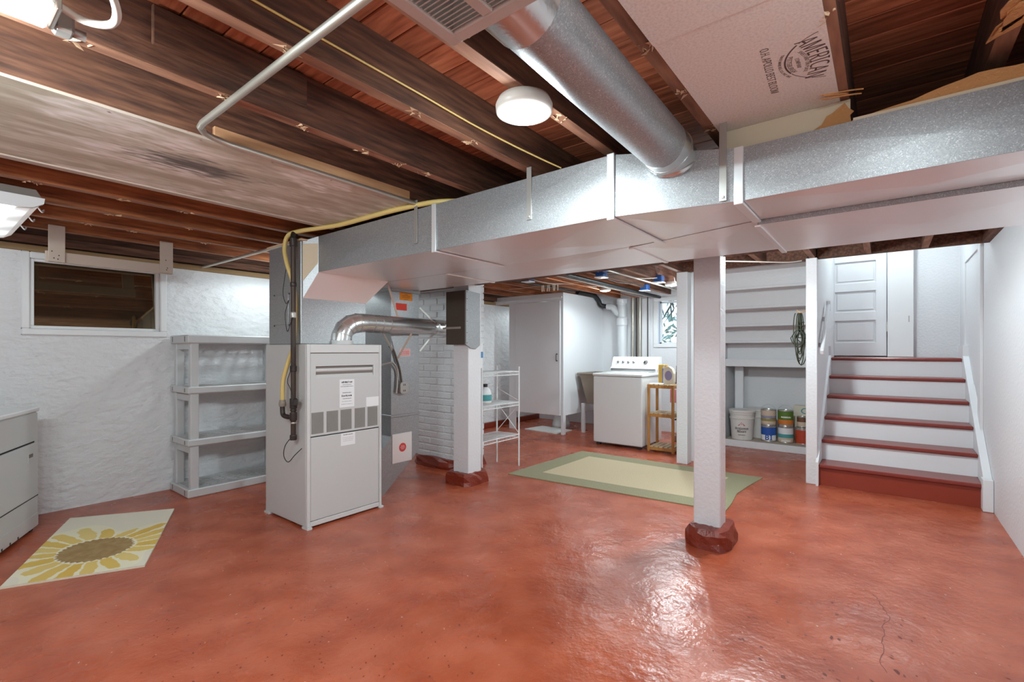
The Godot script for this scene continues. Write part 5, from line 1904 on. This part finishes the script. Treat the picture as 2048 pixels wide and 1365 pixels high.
	bx(s, v3(-3.015, 0.855, -6.61), v3(-2.985, 0.88, -6.13), 0.006)
	obj("rim", s, M.tub_brown, t)
	for q in [[-3.49, -6.17], [-3.06, -6.17], [-3.49, -6.58], [-3.06, -6.58]]:
		s = mb()
		bx(s, v3(q[0] - 0.025, 0, q[1] - 0.02), v3(q[0] + 0.025, 0.43, q[1] + 0.02), 0.004)
		obj("leg", s, M.white, t)

	# drains and supply pipes on the far wall
	t = thing("drain_stack", "thick white plastic drain stack with a side branch in the laundry corner", "pipe", v3(-3.2, 0, -6.92))
	s = mb()
	pole(s, v3(-3.22, 0.0, -6.90), v3(-3.22, 1.60, -6.90), 0.075, 20)
	obj("lower_pipe", s, M.pvc, t)
	s = mb()
	lathe(s, [Vector2(0.075, 1.58), Vector2(0.088, 1.60), Vector2(0.088, 1.70), Vector2(0.075, 1.72), Vector2(0.07, 1.72), Vector2(0.07, 1.92), Vector2(0.083, 1.93), Vector2(0.083, 2.0), Vector2(0, 2.0)], at(-3.22, 0, -6.90), 20)
	tube(s, curve([v3(-3.22, 1.76, -6.90), v3(-3.30, 1.80, -6.88), v3(-3.36, 1.88, -6.86), v3(-3.45, 1.90, -6.85)], 0.02), 0.05, 14)
	obj("branch_tee", s, M.pvc, t)
	s = mb()
	tube(s, curve([v3(-3.44, 1.90, -6.85), v3(-3.50, 1.905, -6.83), v3(-3.543, 1.93, -6.80), v3(-3.556, 2.0, -6.75), v3(-3.59, 2.072, -6.62), v3(-3.66, 2.085, -6.3)], 0.03), 0.036, 14)
	obj_tag("black_drain_hose", s, M.rubber_black, "black plastic drain pipe bending from the ceiling to the white stack", "pipe")
	var cols := [[-3.07, 0.02, "conduit", "leftmost thin grey supply pipe right of the white drain stack"], [-3.01, 0.012, "pipe_iron", "thin dark supply pipe between two grey pipes on the laundry wall"], [-2.955, 0.02, "conduit", "second grey supply pipe from the white drain stack on the laundry wall"], [-2.83, 0.007, "cable_black", "thin black cable running down the laundry wall beside the window"]]
	for q in cols:
		obj_tag("supply_pipe" if q[1] > 0.008 else "wall_cable", tube_st([v3(q[0], 0.3, -6.96), v3(q[0], 2.02, -6.96)], q[1], 10), M[q[2]], q[3], "pipe" if q[1] > 0.008 else "cable")
	obj_tag("wall_board", box(v3(-2.93, 0.0, -7.0), v3(-2.80, 2.0, -6.975), 0.003), M.white, "narrow white board behind the pipes beside the laundry window", "board")

	# lights
	lamp("ceiling_light", "small round glowing ceiling light above the washing machine side of the laundry", v3(-2.90, 2.033, -5.70), 0.075, 0.42, 0.12)
	lamp("ceiling_light", "small round glowing ceiling light above the bamboo shelf behind the thin post", v3(-2.03, 2.033, -5.72), 0.075, 1.15, 0.2)
	lamp("ceiling_light", "round ceiling light inside the toilet stall, hidden behind its front", v3(-4.335, 2.033, -6.4), 0.09, 0.25)

	# junction boxes, cables and pipes under the far ceiling
	var bc := [[-2.42, -4.67, "blue plastic junction box under the joists nearest the sheet metal duct"], [-2.50, -6.05, "blue plastic junction box under the joists above the washing machine"], [-2.07, -5.42, "blue plastic junction box under the joists beside the thin laundry post"], [-3.24, -4.45, "small blue junction box under the joists above the clothespins"]]
	for q in bc:
		t = thing("junction_box", q[2], "junction box", v3(q[0], 2.0, q[1]))
		s = mb()
		bx(s, v3(q[0] - 0.05, 2.0, q[1] - 0.05), v3(q[0] + 0.05, 2.075, q[1] + 0.05), 0.008)
		obj("body", s, M.box_blue, t)
		s = mb()
		bx(s, v3(q[0] - 0.058, 1.988, q[1] - 0.058), v3(q[0] + 0.058, 2.0, q[1] + 0.058), 0.003)
		obj("cover", s, M.gloss_white, t)
	var runs := [
		["copper_pipe", "copper", 0.009, [v3(-4.6, 1.985, -3.33), v3(-1.9, 1.985, -3.33)], "copper water pipe running along the back of the main beam", "pipe"],
		["copper_pipe", "copper", 0.009, [v3(-2.95, 2.01, -3.6), v3(-2.95, 2.005, -6.9)], "copper water pipe running over the laundry toward the far wall", "pipe"],
		["iron_pipe", "rubber_black", 0.022, [v3(-2.66, 2.008, -3.5), v3(-2.64, 1.998, -6.95)], "black drain pipe running over the washing machine to the far wall", "pipe"],
		["ceiling_conduit", "conduit", 0.011, [v3(-2.22, 2.018, -3.5), v3(-2.20, 2.016, -6.95)], "grey conduit running over the bamboo shelf to the far wall", "conduit"],
		["iron_pipe", "pipe_iron", 0.016, [v3(-3.35, 2.012, -3.95), v3(-3.36, 2.006, -5.7)], "dark iron pipe running toward the stall top", "pipe"],
		["plastic_pipe", "cable_white", 0.011, [v3(-2.80, 2.012, -3.6), v3(-2.76, 2.005, -6.9)], "white plastic water pipe running over the washing machine", "pipe"],
		["ceiling_cable", "cable_white", 0.006, [v3(-3.24, 2.03, -4.45), v3(-3.1, 1.99, -4.7), v3(-3.0, 2.01, -5.0), v3(-2.92, 2.02, -5.5)], "sagging white cable from the small blue box to the laundry light", "cable"],
		["ceiling_cable", "cable_white", 0.006, [v3(-2.42, 2.05, -4.6), v3(-2.38, 2.015, -4.2), v3(-2.32, 2.02, -3.8), v3(-2.30, 2.03, -3.4)], "white cable running from a blue box toward the main beam", "cable"],
		["ceiling_cable", "rubber_black", 0.006, [v3(-2.50, 2.03, -4.75), v3(-2.46, 2.0, -5.2), v3(-2.40, 2.02, -5.6), v3(-2.48, 2.03, -6.0)], "black cable sagging between two blue boxes over the washer", "cable"],
		["ceiling_cable", "cable_white", 0.006, [v3(-2.07, 2.04, -5.36), v3(-2.15, 2.0, -5.0), v3(-2.22, 2.015, -4.6), v3(-2.36, 2.03, -4.67)], "white cable sagging between the blue boxes near the thin post", "cable"],
		["ceiling_cable", "rubber_black", 0.005, [v3(-3.5, 2.02, -4.3), v3(-3.3, 1.985, -4.6), v3(-3.2, 1.985, -5.2), v3(-3.3, 2.02, -5.7)], "thin black cable hanging across toward the stall top", "cable"],
		["ceiling_cable", "cable_white", 0.005, [v3(-1.95, 2.03, -5.8), v3(-1.9, 1.99, -5.5), v3(-1.85, 2.02, -5.3)], "white cable beside the light behind the thin post", "cable"],
		["ceiling_cable", "cable_white", 0.006, [v3(-1.15, 1.985, -4.4), v3(-0.9, 1.98, -4.6), v3(-0.7, 1.995, -4.9), v3(-0.6, 2.02, -5.05)], "white cable sagging under the joists before the stair header", "cable"]]
	for q in runs:
		obj_tag(q[0], tube_st(curve(q[3], 0.08) if q[3].size() > 2 else q[3], q[2], 8), M[q[1]], q[4], q[5])
	obj_tag("wood_brace", box(v3(-3.45, 2.0, -4.35), v3(-2.9, 2.033, -4.27), 0.003), M.joist_3, "short brown board across the joists above the clothespins", "board")

	# clothespins on a line
	obj_tag("clothesline", tube_st([v3(-3.6, 1.945, -4.55), v3(-2.6, 1.955, -4.62)], 0.0018, 5), M.cable_white, "thin white clothesline stretched below the laundry joists", "line")
	var pin := [v3(-3.14, 0, 0), v3(-3.12, 0, 0), v3(-3.065, 0, 0), v3(-3.045, 0, 0), v3(-2.995, 0, 0), v3(-2.972, 0, 0), v3(-2.935, 0, 0)]
	var first: Node3D = null
	for i in pin.size():
		var px: float = pin[i].x
		var p := v3(px, 1.948, -4.585 - (px + 3.1) * 0.07)
		if first == null:
			first = thing("clothespin", "pale wooden clothespin clipped on the clothesline in front of the stall", "clothespin", p, "clothespins on the line", true)
			s = mb()
			bx(s, v3(-0.005, -0.062, -0.008), v3(-0.0005, 0.012, -0.001), 0.001)
			obj("prong", s, M.clothespin, first)
			s = mb()
			bx(s, v3(0.0005, -0.062, -0.008), v3(0.005, 0.012, -0.001), 0.001)
			obj("prong", s, M.clothespin, first)
			s = mb()
			tube(s, [v3(-0.008, -0.02, -0.004), v3(0.008, -0.02, -0.004)], 0.004, 6)
			obj("spring", s, M.strap_metal, first)
		else:
			var c := copy(first, "clothespin", p)
			c.rotation.z = 0.12 * sin(i * 2.1)

# ---------------------------------------------------------------- paint store under the upper stairs
func tin(label: String, p: Vector3, r: float, h: float, bands: Array, bail := true) -> Node3D:
	var t := thing("paint_can", label, "paint can", p)
	var s := mb()
	lathe(s, [Vector2(0, 0), Vector2(r, 0), Vector2(r * 1.02, 0.006), Vector2(r, 0.012), Vector2(r, h - 0.012), Vector2(r * 1.03, h - 0.006), Vector2(r * 1.02, h), Vector2(r * 0.9, h), Vector2(r * 0.88, h - 0.006), Vector2(0, h - 0.006)], at(p.x, p.y, p.z), 24)
	obj("can", s, M.tin, t)
	for b in bands:
		s = mb()
		lathe(s, [Vector2(r * 1.004, h * b[0]), Vector2(r * 1.009, h * b[0]), Vector2(r * 1.009, h * b[1]), Vector2(r * 1.004, h * b[1])], at(p.x, p.y, p.z), 24)
		obj("label_band", s, M[b[2]], t)
	if bail:
		var pts := []
		for i in 13:
			var a := PI * i / 12.0
			pts.append(v3(p.x - cos(a) * r * 1.05, p.y + h * 0.82 + sin(a) * r * 1.15, p.z + 0.01))
		obj("bail_handle", tube_st(pts, 0.002, 5), M.tin, t)
	return t

# wrap a text round a can: middle faces the given turn
func can_wrap(c: Vector3, r: float, turn: float) -> Callable:
	return func(p: Vector3) -> Vector3:
		var a := turn - p.x / r
		return c + v3(cos(a), 0, sin(a)) * (r + p.z) + v3(0, p.y, 0)

func paints() -> void:
	var t := thing("paint_platform", "low white wooden platform under the upper stairs holding paint tins", "platform", v3(-1.1, 0, -6.7))
	obj("deck", box(v3(-1.6, 0.06, -7.0), v3(-0.57, 0.085, -6.43), 0.003), M.primed_board, t)
	obj("front_board", box(v3(-1.6, 0, -6.46), v3(-0.57, 0.084, -6.425), 0.003), M.white_brush, t)
	var y := 0.085
	# big bucket
	for i in 2:
		var c: Vector3 = [v3(-1.43, y, -6.575), v3(-1.275, y, -6.845)][i]
		var b := thing("paint_bucket", ["large white plastic paint bucket with a red triangle logo", "second white bucket standing behind the lettered paint bucket"][i], "bucket", c)
		var s := mb()
		lathe(s, [Vector2(0, 0), Vector2(0.118, 0), Vector2(0.122, 0.006), Vector2(0.138, 0.26), Vector2(0.146, 0.262), Vector2(0.146, 0.275), Vector2(0.139, 0.277), Vector2(0.140, 0.315), Vector2(0.148, 0.317), Vector2(0.148, 0.345), Vector2(0, 0.345)], at(c.x, c.y, c.z), 32)
		obj("bucket", s, M.bucket_white, b)
		s = mb()
		lathe(s, [Vector2(0.15, 0.34), Vector2(0.154, 0.345), Vector2(0.154, 0.365), Vector2(0.146, 0.372), Vector2(0.135, 0.366), Vector2(0, 0.366)], at(c.x, c.y, c.z), 32)
		obj("lid", s, M.bucket_white, b)
		if i == 0:
			var face := 1.40           # toward the camera
			for q in [["Benjamin", 0.145, 0.030], ["Moore", 0.108, 0.030]]:
				letters("lettering", q[0], q[2], M.ink, b, can_wrap(v3(c.x, c.y + q[1], c.z), 0.131, face), 0.0008, true, 0.8)
			print_rows_wrap(b, c + v3(0, 0.065, 0), 0.1285, face, 0.08, 0.008, 5, M.ink)
			var w := can_wrap(v3(c.x, c.y + 0.2, c.z), 0.1345, face)
			s = mb()
			for e in [[Vector2(-0.042, -0.022), Vector2(0.0, 0.030), Vector2(-0.028, -0.016), Vector2(0.0, 0.017)], [Vector2(0.042, -0.022), Vector2(0.0, 0.030), Vector2(0.028, -0.016), Vector2(0.0, 0.017)], [Vector2(-0.042, -0.022), Vector2(0.042, -0.022), Vector2(-0.028, -0.016), Vector2(0.028, -0.016)]]:
				var p := []
				for k in 4:
					p.append(w.call(v3(e[k].x, e[k].y, 0.001)))
				quad(s, p[0], p[1], p[3], p[2], v3(cos(face), 0, sin(face)))
			var d0: Vector3 = w.call(v3(-0.008, -0.006, 0.001))
			var d1: Vector3 = w.call(v3(0.008, -0.006, 0.001))
			var d2: Vector3 = w.call(v3(0.0, 0.006, 0.001))
			tri(s, d0, d1, d2, v3(cos(face), 0, sin(face)))
			obj("logo", s, M.ink_red, b, "red triangle logo")
	# gallon cans in two layers
	var row := [v3(-1.135, y, -6.61), v3(-0.955, y, -6.64), v3(-0.775, y, -6.67)]
	var r := 0.083
	var h := 0.195
	tin("paint can with a bright blue and white label at the bottom of its stack", row[0], r, h, [[0.1, 0.42, "gloss_white"], [0.42, 0.9, "label_blue"]], false)
	var bt := tin("cream and teal labelled paint can under the green one", row[1], r, h, [[0.06, 0.32, "label_tan"], [0.32, 0.55, "label_teal"], [0.55, 0.92, "gloss_white"]], false)
	tin("rust red paint can at the end of the row under a small tin", row[2], r, h, [[0.05, 0.85, "label_redtin"]], false)
	tin("tan paint can with mauve and olive bands stacked on the blue can", row[0] + v3(0, h + 0.002, 0), r, h, [[0.1, 0.28, "label_tan"], [0.28, 0.42, "label_olive"], [0.48, 0.62, "label_mauve"], [0.62, 0.95, "label_tan"]])
	var gc := tin("green and orange labelled paint can stacked on the cream one", row[1] + v3(0, h + 0.002, 0), r, h, [[0.14, 0.42, "label_orange"], [0.42, 0.96, "label_green"]])
	tin("small brown and cream tin standing on the rust red can", row[2] + v3(-0.01, h + 0.002, 0), 0.055, 0.13, [[0.08, 0.5, "label_tan"], [0.5, 0.9, "label_brown"]], false)
	var g0: Vector3 = row[1] + v3(0, h + 0.002, 0)
	print_rows_wrap(gc, g0 + v3(0, 0.115, 0), r * 1.012, 1.42, 0.10, 0.022, 3)
	print_rows_wrap(bt, row[1] + v3(0, 0.03, 0), r * 1.012, 1.42, 0.09, 0.02, 4)
	# the blue can's lettering
	var bl: Node3D = get_node("paint_can")
	letters("lettering", "BI", 0.062, M.label_blue, bl, can_wrap(v3(row[0].x, row[0].y + 0.052, row[0].z), r * 1.012, 1.42), 0.0008)
	# flat box behind
	t = thing("paint_carton", "pale square carton with a blue swirl standing behind the small tin", "box", v3(-0.8, 0.085, -6.9))
	obj("carton", box(v3(-0.90, 0.085, -6.97), v3(-0.66, 0.52, -6.86), 0.003), M.bottle_cream, t)
	var s := mb()
	for i in 30:
		var a := 0.5 + 5.2 * i / 30.0
		var b := 0.5 + 5.2 * (i + 1) / 30.0
		var o := v3(-0.775, 0.455, -6.8595)
		var d0 := v3(cos(a), sin(a) * 0.8, 0)
		var d1 := v3(cos(b), sin(b) * 0.8, 0)
		quad(s, o + d0 * 0.032, o + d1 * 0.032, o + d1 * 0.045, o + d0 * 0.045, Vector3.BACK)
	obj("swirl", s, M.label_teal, t)

func print_rows_wrap(parent: Node3D, c: Vector3, r: float, turn: float, wide: float, high: float, sd: int, m: Material = null) -> void:
	var g := RandomNumberGenerator.new()
	g.seed = sd
	var s := mb()
	var w := can_wrap(c, r, turn)
	var x := -wide / 2.0
	while x < wide / 2.0:
		var e := x + high * g.randf_range(0.3, 0.6)
		var p := [w.call(v3(x, -high * 0.4, 0)), w.call(v3(e, -high * 0.4, 0)), w.call(v3(e, high * g.randf_range(0.2, 0.5), 0)), w.call(v3(x, high * 0.4, 0))]
		quad(s, p[0], p[1], p[2], p[3], v3(cos(turn), 0, sin(turn)))
		x = e + high * 0.15
	obj("print", s, m if m else M.paper, parent)
